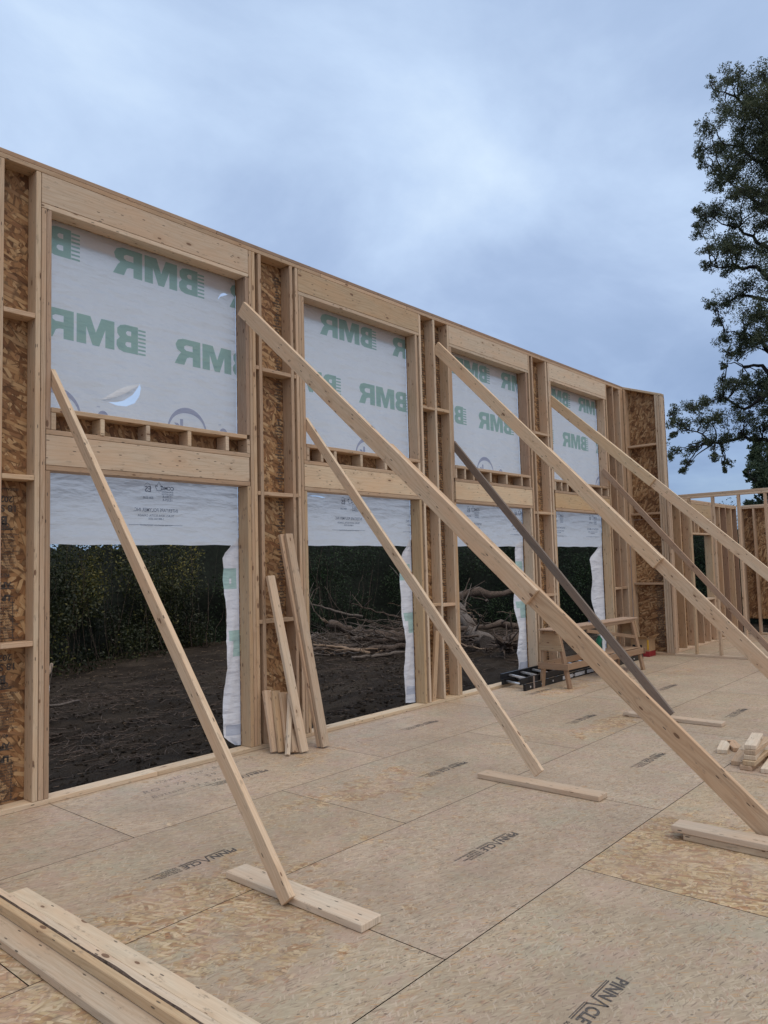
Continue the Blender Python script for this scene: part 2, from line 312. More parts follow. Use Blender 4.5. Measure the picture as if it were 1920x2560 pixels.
# ------------------------------------------------------------------ object helpers
def empty(name, loc, label=None, cat=None, group=None):
    o = bpy.data.objects.new(name, None); COL.objects.link(o); o.location = loc; o.empty_display_size = 0.2
    tag(o, label, cat, group); return o
def tag(o, label=None, cat=None, group=None, kind=None):
    if label: o['label'] = label
    if cat: o['category'] = cat
    if group: o['group'] = group
    if kind: o['kind'] = kind
    return o
def link(name, me, parent=None, mats=(), loc=None):
    o = bpy.data.objects.new(name, me); COL.objects.link(o)
    for m in mats: me.materials.append(m)
    if parent: o.parent = parent
    if loc is not None: o.location = Vector(loc) - (Vector(parent.location) if parent else Vector())
    return o
def plank(name, p0, p1, wdir, w, t, mat, parent=None, bow=0.0015, bev=0.003, level=False):
    """a board from p0 to p1 (centre line), width w along wdir, thickness t; u runs along the board"""
    p0, p1 = Vector(p0), Vector(p1); L = (p1-p0).length; ax = (p1-p0).normalized()
    wd = Vector(wdir); wd = (wd - ax*wd.dot(ax)).normalized(); td = ax.cross(wd)
    bm = bmesh.new(); n = max(1, min(8, int(L/0.5)))
    rr = random.Random(hash((round(p0.x, 3), round(p0.y, 3), round(p0.z, 3), round(p1.z, 3))))
    bw, bt = rr.uniform(-1, 1)*bow, rr.uniform(-1, 1)*bow
    rings = []
    for i in range(n+1):
        s = i/n; q = math.sin(math.pi*s)
        rings.append([bm.verts.new((-L/2+L*s, a*w/2+bw*q, b*t/2+bt*q)) for a, b in ((-1, -1), (1, -1), (1, 1), (-1, 1))])
    if level:
        for v in rings[-1]: v.co.x -= (v.co.y*wd.z)/ax.z
    for a, b in zip(rings, rings[1:]):
        for k in range(4): bm.faces.new((a[k], a[(k+1) % 4], b[(k+1) % 4], b[k]))
    bm.faces.new(rings[0][::-1]); bm.faces.new(rings[-1])
    bmesh.ops.recalc_face_normals(bm, faces=bm.faces)
    if bev:
        ed = [e for e in bm.edges if len(e.link_faces) == 2 and e.link_faces[0].normal.dot(e.link_faces[1].normal) < 0.5]
        bmesh.ops.bevel(bm, geom=ed, offset=min(bev, t*0.2), segments=1, affect='EDGES')
    uvl = bm.loops.layers.uv.new('UVMap'); ox, oy = rr.uniform(0, 30), rr.uniform(0, 30)
    for f in bm.faces:
        nn = f.normal
        for l in f.loops:
            c = l.vert.co
            if abs(nn.x) > 0.8: l[uvl].uv = (ox+c.z*0.3, oy+c.y)
            elif abs(nn.z) > abs(nn.y): l[uvl].uv = (ox+c.x, oy+c.y+(0.5 if nn.z > 0 else 0))
            else: l[uvl].uv = (ox+c.x, oy+c.z+(1.1 if nn.y > 0 else 1.6))
    me = bpy.data.meshes.new(name); bm.to_mesh(me); bm.free()
    o = link(name, me, parent, [mat])
    mw = Matrix((ax, wd, td)).transposed().to_4x4(); mw.translation = (p0+p1)/2 - (Vector(parent.location) if parent else Vector())
    o.matrix_local = mw; return o
def bx(name, x0, x1, y0, y1, z0, z1, mat, parent=None, bow=0.0, bev=0.003):
    d = [x1-x0, y1-y0, z1-z0]; c = Vector(((x0+x1)/2, (y0+y1)/2, (z0+z1)/2))
    order = sorted(range(3), key=lambda i: -d[i]); E = [Vector((1, 0, 0)), Vector((0, 1, 0)), Vector((0, 0, 1))]
    a, b, e = order
    return plank(name, c-E[a]*d[a]/2, c+E[a]*d[a]/2, E[b], d[b], d[e], mat, parent, bow, bev)
def mesh_np(name, V, F, mats, parent=None, shade=None, loc=None):
    me = bpy.data.meshes.new(name); me.from_pydata([tuple(v) for v in V], [], [tuple(f) for f in F]) if not isinstance(V, np.ndarray) else None
    if isinstance(V, np.ndarray):
        k = F.shape[1]; me.vertices.add(len(V)); me.vertices.foreach_set('co', V.astype(np.float32).ravel())
        me.loops.add(F.size); me.loops.foreach_set('vertex_index', F.astype(np.int32).ravel())
        me.polygons.add(len(F)); me.polygons.foreach_set('loop_start', np.arange(0, F.size, k, dtype=np.int32))
        me.polygons.foreach_set('loop_total', np.full(len(F), k, dtype=np.int32)); me.update(calc_edges=True)
    if shade is not None:
        a = me.attributes.new('shade', 'FLOAT', 'FACE'); a.data.foreach_set('value', np.asarray(shade, dtype=np.float32))
    return link(name, me, parent, mats, loc)
def tube_into(bm, pts, rads, seg=7, cap=True, mi=0, jag=0.0, rnd=None):
    pts = [Vector(p) for p in pts]; rings = []; up = Vector((0, 0, 1))
    for i, p in enumerate(pts):
        d = (pts[min(i+1, len(pts)-1)] - pts[max(i-1, 0)]).normalized()
        s = d.cross(up if abs(d.z) < 0.95 else Vector((1, 0, 0))).normalized(); q = s.cross(d)
        rings.append([bm.verts.new(p + (s*math.cos(2*math.pi*k/seg) + q*math.sin(2*math.pi*k/seg))*rads[i]*(1 + (rnd.uniform(-jag, jag) if rnd else 0))) for k in range(seg)])
    for a, b in zip(rings, rings[1:]):
        for k in range(seg):
            f = bm.faces.new((a[k], a[(k+1) % seg], b[(k+1) % seg], b[k])); f.smooth = True; f.material_index = mi
    if cap:
        for r in (rings[0][::-1], rings[-1]): bm.faces.new(r).material_index = mi
def bm_obj(name, bm, mats, parent=None):
    me = bpy.data.meshes.new(name); bm.to_mesh(me); bm.free(); return link(name, me, parent, mats)
def wobble(pts, n, amp, rnd):
    """resample a polyline and add irregular bends"""
    P = [Vector(p) for p in pts]; out = []
    for i in range(len(P)-1):
        for k in range(n):
            s = k/n; q = P[i].lerp(P[i+1], s)
            if i+k: q = q + Vector((rnd.uniform(-1, 1), rnd.uniform(-1, 1), rnd.uniform(-1, 1)))*amp
            out.append(q)
    return out + [P[-1]]
def text_tris(body, size=1.0, bold=0.0, spacing=1.0, align='CENTER'):
    cu = bpy.data.curves.new('t', 'FONT'); cu.body = body; cu.size = size; cu.offset = bold; cu.space_character = spacing
    cu.align_x = align; cu.resolution_u = 3; cu.fill_mode = 'FRONT'
    ob = bpy.data.objects.new('t', cu); me = bpy.data.meshes.new_from_object(ob)
    V = [v.co.copy() for v in me.vertices]; F = [tuple(p.vertices) for p in me.polygons]
    bpy.data.objects.remove(ob); bpy.data.meshes.remove(me); bpy.data.curves.remove(cu)
    return V, F
def shape_tris(loops):
    """filled flat outline with holes"""
    cu = bpy.data.curves.new('s', 'CURVE'); cu.dimensions = '2D'; cu.fill_mode = 'FRONT' if False else 'BOTH'
    for lp in loops:
        sp = cu.splines.new('POLY'); sp.points.add(len(lp)-1); sp.use_cyclic_u = True
        for p, q in zip(sp.points, lp): p.co = (q[0], q[1], 0, 1)
    ob = bpy.data.objects.new('s', cu); me = bpy.data.meshes.new_from_object(ob)
    V = [v.co.copy() for v in me.vertices]; F = [tuple(p.vertices) for p in me.polygons]
    bpy.data.objects.remove(ob); bpy.data.meshes.remove(me); bpy.data.curves.remove(cu)
    return V, F
class Acc:
    def __init__(s): s.V = []; s.F = []; s.M = []
    def add(s, VF, fn, mi=0):
        V, F = VF; b = len(s.V); s.V += [tuple(fn(v)) for v in V]; s.F += [tuple(i+b for i in f) for f in F]; s.M += [mi]*len(F)
    def obj(s, name, mats, parent=None, origin=(0, 0, 0)):
        me = bpy.data.meshes.new(name); o3 = Vector(origin)
        me.from_pydata([tuple(Vector(v)-o3) for v in s.V], [], s.F)
        me.polygons.foreach_set('material_index', s.M); me.update()
        o = link(name, me, parent, mats); o.location = o3 - (Vector(parent.location) if parent else Vector()); return o
def rect(x0, y0, x1, y1): return ([Vector((x0, y0, 0)), Vector((x1, y0, 0)), Vector((x1, y1, 0)), Vector((x0, y1, 0))], [(0, 1, 2, 3)])

GROUND = -0.6
def pix(px, py, hd):
    """a world point seen at photo pixel (px,py), hd metres away horizontally (used to place the tree limbs)"""
    d = _w*FPX + R_*(px-960) - U_*(py-1280); k = hd/math.hypot(d.x, d.y); return CAM + d*k

# ------------------------------------------------------------------ ground
def ground_z(x, y):
    z = GROUND
    if y > 0.3 and x > -6 and x < 40 and y < 30:
        f = min(1, (y-0.3)/0.8)
        z += f*(noise.noise(Vector((x*0.35, y*0.9, 0)))*0.10 + noise.noise(Vector((x*1.3, y*2.6, 3)))*0.055 + noise.noise(Vector((x*3.0, y*5, 7)))*0.060 + noise.noise(Vector((x*0.7, y*7.5, 9)))*0.035
                - 0.05*math.exp(-((y-2.9-0.1*x*0.3)/0.22)**2) - 0.05*math.exp(-((y-4.6-0.1*x*0.3)/0.22)**2))
    return z
xs = np.concatenate([[-400, -150, -60, -25, -10], np.arange(-4, 30, 0.13), np.arange(30, 60, 1.5), [70, 100, 180, 400]])
ys = np.concatenate([[-400, -150, -60, -25, -10, -4, -1, 0.1], np.arange(0.35, 16, 0.11), np.arange(16, 32, 1.0), [40, 70, 150, 400]])
V = np.array([(x, y, ground_z(x, y)) for y in ys for x in xs]); nx, ny = len(xs), len(ys)
I, J = np.meshgrid(np.arange(nx-1), np.arange(ny-1)); a = (J*nx+I).ravel()
g = mesh_np('ground', V, np.stack([a, a+1, a+nx+1, a+nx], 1), [M_SOIL]); tag(g, kind='structure')

# ------------------------------------------------------------------ subfloor with its panels, seams and stamps
ROW0 = -1.158; joints = {0: 2.647, 1: 3.886, 2: 2.667, 3: 3.899, 4: 2.66, 5: 3.9, 6: 2.7}
pv, pf, praw, ptint, puv = [], [], [], [], []
def rawness(x, y, row, k):
    r = 0.14
    def blob(cx, cy, rx, ry, a): return a*math.exp(-((x-cx)/rx)**2-((y-cy)/ry)**2)
    r += blob(2.35, -2.15, 0.55, 0.28, 0.55) + blob(2.3, -2.75, 0.6, 0.4, 0.5) + blob(4.3, -1.62, 0.7, 0.22, 0.55) + blob(9.3, -0.75, 0.8, 0.22, 0.6)
    r += blob(7.6, -2.15, 0.9, 0.2, 0.6) + blob(6.2, -1.75, 0.5, 0.14, 0.3) + blob(3.4, -2.3, 0.7, 0.3, 0.12) + blob(4.9, -0.6, 0.7, 0.25, 0.3)
    r += blob(11.5, -1.5, 0.6, 0.2, 0.4) + blob(4.5, -2.0, 0.4, 0.15, 0.35) + blob(6.5, -4.1, 0.7, 0.25, 0.35)
    if row == 3 and x > 3.899: r += 0.62*math.exp(-max(0, x-4.6)**2/0.25)*(0.5 + 0.5*min(1, (-y-3.55)/0.2))
    if row <= 3 and x < 1.62 and y < -1.6: r += 0.75
    return r
for row in range(0, 12):
    y1 = ROW0 + 1.2192*(1-row); y0 = y1 - 1.2192; j0 = joints.get(row, 2.6 + (row % 2)*1.22)
    if row == 0: y1 = 0.152
    for k in range(-3, 8):
        x0, x1 = j0 + 2.4384*k, j0 + 2.4384*(k+1)
        if x1 < -3 or x0 > 17.9: continue
        x1 = min(x1, 17.9); gp = 0.0027; rr = random.Random(row*50+k)
        b = rr.uniform(0.93, 1.05); tint = (b*rr.uniform(0.98, 1.03), b, b*rr.uniform(0.96, 1.02))
        if row == 3 and k == 0: tint = (1.02, 1.0, 0.92)
        nxp, nyp = (48, 24) if x1 < 12 and row < 4 else (12, 6)
        base = len(pv); ox, oy = rr.uniform(0, 40), rr.uniform(0, 40)
        for jy in range(nyp+1):
            for ix in range(nxp+1):
                x = x0+gp+(x1-x0-2*gp)*ix/nxp; y = y0+gp+(y1-y0-2*gp)*jy/nyp
                pv.append((x, y, 0)); praw.append(rawness(x, y, row, k)); ptint.append((*tint, 1)); puv.append((x+ox, y+oy))
        for jy in range(nyp):
            for ix in range(nxp):
                q = base+jy*(nxp+1)+ix; pf.append((q, q+1, q+nxp+2, q+nxp+1))
nplan = len(pf); mi = [0]*nplan
# layer under the seams, front rim
b = len(pv)
for c in [(-3, -14, -.014), (17.9, -14, -.014), (17.9, .152, -.014), (-3, .152, -.014)]: pv.append(c)
pf.append((b, b+1, b+2, b+3)); mi.append(1)
praw += [0]*4; ptint += [(1, 1, 1, 1)]*4; puv += [(0, 0)]*4
AF = Acc()
def stamp(cx, cy, scale=1.0, fade=0, angle=math.pi, small=True):
    """the mill's mark: block capitals under a double bar that dips into the middle letter"""
    ca, sa = math.cos(angle), math.sin(angle)
    def tr(v, dx=0, dy=0): 
        x, y = (v[0]+dx)*scale, (v[1]+dy)*scale; return (cx+ca*x-sa*y, cy+sa*x+ca*y, 0.0012)
    W, h = 0.37, 0.062
    def fit(word, xa, xb, h_):
        V, F = text_tris(word, 0.08, 0.0022); x0 = min(v.x for v in V); x1 = max(v.x for v in V); y0 = min(v.y for v in V); y1 = max(v.y for v in V)
        AF.add((V, F), lambda v: tr((xa+(v[0]-x0)/(x1-x0)*(xb-xa)+0.12*(v[1]-y0), 0.010+(v[1]-y0)/(y1-y0)*h_)))
    fit('PINN', -0.185, -0.012, 0.058); fit('CLE', 0.062, 0.178, 0.058)
    def bar(xa, ya, xb, yb, wd):
        d = Vector((xb-xa, yb-ya, 0)); n_ = Vector((-d.y, d.x, 0)).normalized()*wd/2; a0, b0 = Vector((xa, ya, 0)), Vector((xb, yb, 0))
        AF.add(([a0-n_, b0-n_, b0+n_, a0+n_], [(0, 1, 2, 3)]), lambda v: tr(v))
    # bars lie along the foot of the letters in the photo's logo
    for k, wd in ((0.0, 0.0055), (0.009, 0.004)):
        bar(-0.140, -0.002-k, 0.006, -0.002-k, wd)
        bar(0.055, -0.002-k, 0.185, -0.002-k, wd)
    bar(0.004, -0.006, 0.030, 0.074, 0.009); bar(0.030, 0.074, 0.056, -0.004, 0.008)
    if small:
        rr = random.Random(int(cx*100))
        for i, (t_, l) in enumerate((('STURD-I-FLOOR', 0.9), ('RATED SHEATHING', 1), ('THIS SIDE UP', .8), ('SQUARE EDGE 23/32 IN', 1.2))):
            AF.add(text_tris(t_, 0.020, 0.0003, 1.0, 'LEFT'), lambda v: tr(v, 0.205, 0.055-0.021*i))
for cx, cy in ((2.735, -1.80), (5.185, -1.78), (7.62, -1.79), (10.05, -1.79), (3.975, -3.0), (6.41, -3.0), (8.82, -3.0), (11.2, -3.0), (4.02, -0.57), (6.41, -0.55), (8.9, -.56)):
    stamp(cx, cy)
stamp(2.80, -4.21)
for x, y, l, s_ in ((3.40, -0.20, '3/2x10  Top / Bottom  RS', .085), (3.20, -0.37, 'RO = 73  x  59', .10), (3.18, -0.52, 'Bottom  23 x 96', .085), (6.1, -0.22, 'stud 7 x 4 bottom', .07)):
    AF.add(text_tris(l, s_, -0.0012, 1.1, 'LEFT'), lambda v: (x+v[0]+0.25*v[1], y+v[1]+0.004*math.sin(v[0]*30), 0.001), 1)
def mark(x0, y0, x1, y1, wd=0.003):
    d = Vector((x1-x0, y1-y0, 0)); n_ = Vector((-d.y, d.x, 0)).normalized()*wd/2; a0, b0 = Vector((x0, y0, 0)), Vector((x1, y1, 0))
    AF.add(([a0-n_, b0-n_, b0+n_, a0+n_], [(0, 1, 2, 3)]), lambda v: (v[0], v[1], 0.001), 1)
mark(2.30, -0.30, 2.47, -0.28, 0.006); mark(3.18, -0.60, 3.75, -0.56, 0.004); mark(1.5, -1.20, 2.0, -1.23, .003)
for k in range(26):
    x, y = random.uniform(2.2, 6), random.uniform(-5, -1.3); q = random.uniform(0, 3); mark(x, y, x+0.03*math.cos(q), y+0.03*math.sin(q), 0.0022); mark(x+0.012, y-.01, x+0.012+0.03*math.cos(q+1.3), y-.01+0.03*math.sin(q+1.3), 0.002)
b = len(pv)
for v in AF.V: pv.append(v); praw.append(0); ptint.append((1, 1, 1, 1)); puv.append((v[0], v[1]))
for f, m_ in zip(AF.F, AF.M): pf.append(tuple(i+b for i in f)); mi.append(2+m_)
me = bpy.data.meshes.new('floor'); me.from_pydata(pv, [], pf); me.polygons.foreach_set('material_index', mi)
at = me.attributes.new('raw', 'FLOAT', 'POINT'); at.data.foreach_set('value', praw)
at = me.attributes.new('tint', 'FLOAT_COLOR', 'POINT'); at.data.foreach_set('color', np.array(ptint, dtype=np.float32).ravel())
uvl = me.uv_layers.new(name='UVMap'); li = np.zeros(len(me.loops), dtype=np.int32); me.loops.foreach_get('vertex_index', li)
uvl.data.foreach_set('uv', np.array(puv, dtype=np.float32)[li].ravel()); me.update()
fl = link('floor', me, None, [M_FLOOR, M_DARK, M_INKF, M_PENCIL]); tag(fl, kind='structure')
rim = bx('floor_rim', -3, 17.9, -14, .150, -0.30, -0.016, M_BROWN); tag(rim, kind='structure')

# ------------------------------------------------------------------ the tall framed wall
H = 4.862; T = 0.14
W1w = empty('framed_wall', (7.8, 0.07, 0), 'tall two storey stud wall with four wrapped window openings over four door openings', 'wall')
def stud(x, z0=0.040, z1=4.784, m=None, y0=0.0, y1=T, name='stud', par=None, bow=0.002):
    return bx(name, x, x+0.0375, y0, y1, z0, z1, m or random.choice((M_SPF, M_SPF, M_SPF, M_PALE)), par or W1w, bow)
for a, b_ in ((-1.2, 3.55), (3.553, 5.92), (5.923, 9.6), (9.603, 13.26)):
    bx('bottom_plate', a, b_, 0.001, T, 0.001, 0.038, M_PALE, W1w)
for a, b_ in ((-1.2, 5.55), (5.553, 7.0), (7.003, 11.2), (11.203, 13.41)):
    bx('top_plate', a, b_, 0.0, T, 4.786, 4.8235, M_SPF, W1w)
for a, b_ in ((-1.2, 4.2), (4.203, 8.3), (8.303, 13.41)):
    bx('top_plate', a, b_, 0.004, T, 4.8265, H, M_BROWN, W1w)
# openings: (left edge, right edge)
OP = [(2.643, 4.527), (5.302, 7.150), (7.913, 9.785), (10.553, 12.45)]
# studs framing the openings
for x in (-0.2, 0.4, 1.0, 1.6, 2.245): stud(x)
for x in (2.519, 4.571, 4.612, 4.69, 5.105, 5.178, 7.232, 7.52, 7.822, 9.868, 9.97, 10.39, 10.468, 12.535, 12.82, 13.10): stud(x)
bx('stud', 13.141, 13.265, 0.0, 0.038, 0.04, 4.784, M_SPF, W1w)
HL = [(2.561, 4.568), (5.220, 7.228), (7.864, 9.864), (10.510, 12.532)]
for i, ((a, b_), (ha, hb)) in enumerate(zip(OP, HL)):
    gm = [M_PALE, M_SPF, M_PALE, M_SPF][i]
    bx('header', ha, hb, 0.0, 0.038, 4.548, 4.784, M_PALE if i != 1 else M_SPF, W1w); bx('header', ha, hb, T-0.038, T, 4.548, 4.784, M_SPF, W1w)
    bx('header_plate', ha, hb, 0.001, T, 4.508, 4.5455, M_PALE, W1w)
    bx('header', ha+0.045, hb-0.016, 0.0, 0.038, 2.512, 2.743, M_PALE if i < 3 else M_YEL, W1w); bx('header', ha+0.045, hb-0.016, T-0.038, T, 2.512, 2.743, M_SPF, W1w)
    bx('header_plate', ha+0.045, hb-0.006, 0.001, T, 2.472, 2.5095, M_SPF, W1w)
    bx('header_plate', ha+0.045, hb-0.004, 0.001, T, 2.746, 2.784, M_SPF, W1w)
    bx('window_sill', a+0.002, hb-0.04, -0.001, T, 2.922, 2.958, M_SPF, W1w)
    xs_ = [a+0.001, b_-0.001] + [a+0.40+0.4115*k for k in range(4)]
    if i: xs_.append(a+0.20)
    for x in xs_: bx('cripple_stud', x, x+0.0375, 0.0, T-.001, 2.786, 2.919, M_PALE, W1w)
    # jack studs: left pair, right one
    bx('jack_stud', a-0.081, a-0.0435, 0.0, T, 0.04, 2.47 if False else 4.505, M_SPF, W1w, 0.001)
    bx('jack_stud', a-0.040, a-0.0025, 0.002, T, 0.04, 2.469, M_BROWN if i in (0,) else M_YEL, W1w, 0.001)
    bx('jack_stud', a-0.040, a-0.0025, 0.002, T, 2.787, 4.505, M_BROWN if i == 0 else M_SPF, W1w, 0.001)
    bx('jack_stud', b_, b_+0.040, 0.0, T, 0.04, 2.469, M_YEL if i != 2 else M_PALE, W1w, 0.001)
    bx('jack_stud', b_, b_+0.040, 0.001, T, 2.96, 4.505, M_BROWN if i in (0, 2) else M_SPF, W1w, 0.001)
# blocking rows
for z in (1.165, 2.395, 3.617):
    for a, b_ in ((1.64, 2.243), (2.285, 2.517), (4.652, 4.688), (4.73, 5.103), (5.145, 5.176), (7.272, 7.518), (7.56, 7.820), (9.908, 9.968), (10.01, 10.388), (10.43, 10.466), (12.575, 12.818), (12.86, 13.098)):
        dz = random.uniform(-0.008, 0.008); bx('blocking', a, b_, 0.001, T, z+dz, z+dz+0.037, M_SPF, W1w)
# sheathing (outside face of the studs)
def sheath(x0, x1, z0, z1, par=W1w, y=T+0.002): 
    return bx('sheathing', x0, x1, y, y+0.011, z0, z1, M_OSB, par, 0, 0)
for a, b_ in ((-1.2, 1.2), (1.203, 2.64), (4.530, 5.298), (7.153, 7.910), (9.788, 10.55), (12.453, 13.42)):
    for z0, z1 in ((-0.28, 1.2), (1.203, 2.42), (2.423, 4.87)): sheath(a, b_, z0, z1)
for a, b_ in OP: sheath(a-0.0, b_-0.0, 2.4745, 2.955)
for a, b_ in OP: sheath(a, b_, 4.51, 4.87)
# outside ledger board, its shadow shows through the wrap
bx('ledger_board', -1.2, 13.42, 0.1605, 0.198, 4.375, 4.60, M_BROWN, W1w)

# stamps on the sheathing
ST = Acc()
def wtext(body, x, z, size, rot=math.pi, bold=0.0, align='CENTER', y=T+0.0008, sx=1.0):
    c_, s_ = math.cos(rot), math.sin(rot)
    ST.add(text_tris(body, size, bold, 1.0, align), lambda v: (x+c_*v[0]*sx-s_*v[1], y, z+s_*v[0]*sx+c_*v[1]))
def wbox(x0, z0, x1, z1, y=T+0.0008): ST.add(rect(x0, z0, x1, z1), lambda v: (v[0], y, v[1]))
for base in (1.205, 0.04):
    t0 = base + 1.15; X = 2.36
    rows = [(0.02, 'INSTALLATION', .030, .0006), (0.085, '2025', .062, .002), (0.150, '18 SEP', .070, .002), (0.235, 'B', .085, .004), (0.285, 'OSB', .044, .0018), (0.315, 'CANADA PLANT', .022, .0004)]
    for dz, s_, sz, bo in rows: wtext(s_, X, t0-dz, sz, bold=bo)
    wbox(X-0.14, t0-0.335, X+0.066, t0-0.325); wbox(X+0.064, t0-0.19, X+0.068, t0-0.08); wbox(X-0.14, t0-0.03, X+0.068, t0-0.026)
    for k in range(13): wtext(['PANEL GRADE EXPOSURE', 'SHEATHING SPAN', 'THICKNESS 0.451 IN', 'CONSTRUCTION', 'SIZED FOR SPACING', 'STRENGTH AXIS'][k % 6], X, t0-0.36-k*0.021, .019, bold=.0003)
    wtext('40/20', X, t0-0.655, .042, bold=.0006); wtext('APA', X, t0-0.72, .058, bold=.0025); wtext('RATED SHEATHING', X, t0-0.742, .018, bold=.0004)
    wtext('LP', X+0.02, t0-0.815, .060, bold=.004); wbox(X-0.04, t0-0.770, X+0.075, t0-0.762); wbox(X-0.04, t0-0.825, X-0.036, t0-0.765); wbox(X-0.04, t0-0.828, X+0.075, t0-0.823)
    for k in range(14):
        wtext(['MADE IN CANADA', 'THIS SIDE DOWN', 'ALLOW 3 MM GAP', 'ESTE LADO HACIA ABAJO', 'SPACE PANEL ENDS'][k % 5], X, t0-0.865-k*0.020, .019, bold=.0003)
    for k in range(5): wbox(X-0.14, t0-0.845-k*0.072, X+0.068, t0-0.842-k*0.072)
    wbox(X+0.065, t0-1.13, X+0.069, t0-0.845)
def strip_print(x, z0, z1, y=T+0.0008, axis=None):
    z = z0; k = 0
    while z < z1:
        s_ = ['OSB', '18 SEP', 'LP', 'APA', 'RATED', 'SHEATHING', '40/20', 'CANADA'][k % 8]; k += 1
        wtext(s_, x, z, 0.022, rot=math.pi, bold=.0012); z += 0.030
for x, z0, z1 in ((5.055, 3.3, 4.7), (5.055, 1.25, 3.2), (7.79, 0.1, 4.7), (7.47, 2.5, 4.6), (10.36, 2.5, 4.6), (10.36, .1, 2.2)): strip_print(x, z0, z1)
ST.obj('stamp_print', [M_INK], W1w)

# ------------------------------------------------------------------ house wrap with its printing
YW = 0.158
B_OUT = [(0.26, 0), (0.62, 0), (0.74, .03), (0.80, .12), (0.78, .20), (0.72, .255), (0.77, .31), (0.785, .38), (0.75, .455), (0.66, .5), (0.26, .5)]
def bmr(acc, x, z, h=0.24, mi=1, clip=None):
    """letters as printed outside, seen mirrored from inside; x = left end seen from inside"""
    k = h/0.5; Wt = 1.96*k
    def put(loops):
        V, F = shape_tris(loops)
        acc.add((V, F), lambda v: (x + Wt - v[0]*k, YW-0.0015, z + v[1]*k), mi)
    for j in range(7): put([[(0.0, j*0.0715+.004), (0.15, j*0.0715+.004), (0.15, j*0.0715+0.036), (0.0, j*0.0715+0.036)]])
    put([[(0.155, 0), (0.44, 0), (0.53, .03), (0.575, .10), (0.57, .19), (0.51, .255), (0.56, .32), (0.56, .41), (0.50, .475), (0.41, .5), (0.155, .5)],
         [(0.29, .105), (0.37, .105), (0.405, .135), (0.40, .175), (0.37, .195), (0.29, .195)], [(0.29, .31), (0.36, .31), (0.39, .335), (0.39, .37), (0.36, .395), (0.29, .395)]])
    put([[(0.615, 0), (0.785, 0), (0.785, .31), (0.90, 0), (1.02, 0), (1.135, .31), (1.135, 0), (1.305, 0), (1.305, .5), (1.06, .5), (0.96, .23), (0.86, .5), (0.615, .5)]])
    put([[(1.355, 0), (1.53, 0), (1.53, .165), (1.60, .165), (1.66, .14), (1.72, 0), (1.93, 0), (1.84, .17), (1.79, .225), (1.88, .28), (1.91, .37), (1.86, .46), (1.75, .5), (1.355, .5)],
         [(1.53, .28), (1.67, .28), (1.72, .31), (1.72, .36), (1.67, .39), (1.53, .39)]])
def arcband(cx, cz, a, b_, w0, n=26, t0=0.0, t1=math.pi):
    o = [(cx+a*math.cos(t0+(t1-t0)*i/n), cz+b_*math.sin(t0+(t1-t0)*i/n)) for i in range(n+1)]
    q = [(cx+(a-w0*0.35)*math.cos(t0+(t1-t0)*i/n), cz+(b_-w0*(0.35+0.65*math.sin(math.pi*i/n)))*math.sin(t0+(t1-t0)*i/n)) for i in range(n+1)]
    return [o+q[::-1]]
def clip_acc(acc, x0, x1, z0, z1):
    """cut the prints to the sheet with a bmesh bisect"""
    bm = bmesh.new(); vs = [bm.verts.new(v) for v in acc.V]
    for f, m_ in zip(acc.F, acc.M):
        try: bm.faces.new([vs[i] for i in f]).material_index = m_
        except ValueError: pass
    for co, no in (((x0, 0, 0), (-1, 0, 0)), ((x1, 0, 0), (1, 0, 0)), ((0, 0, z0), (0, 0, -1)), ((0, 0, z1), (0, 0, 1))):
        bmesh.ops.bisect_plane(bm, geom=bm.verts[:]+bm.edges[:]+bm.faces[:], plane_co=co, plane_no=no, clear_outer=True)
    a2 = Acc(); bm.verts.index_update(); a2.V = [tuple(v.co) for v in bm.verts]; a2.F = [tuple(v.index for v in f.verts) for f in bm.faces]; a2.M = [f.material_index for f in bm.faces]
    bm.free(); return a2
def sheet(acc, loops, y=YW, mi=0): acc.add(shape_tris(loops), lambda v: (v[0], y, v[1]), mi)
def mtext(acc, body, x, z, size, bold=0.0, mi=3, sx=1.0): acc.add(text_tris(body, size, bold), lambda v: (x-v[0]*sx, YW-0.0015, z+v[1]), mi)
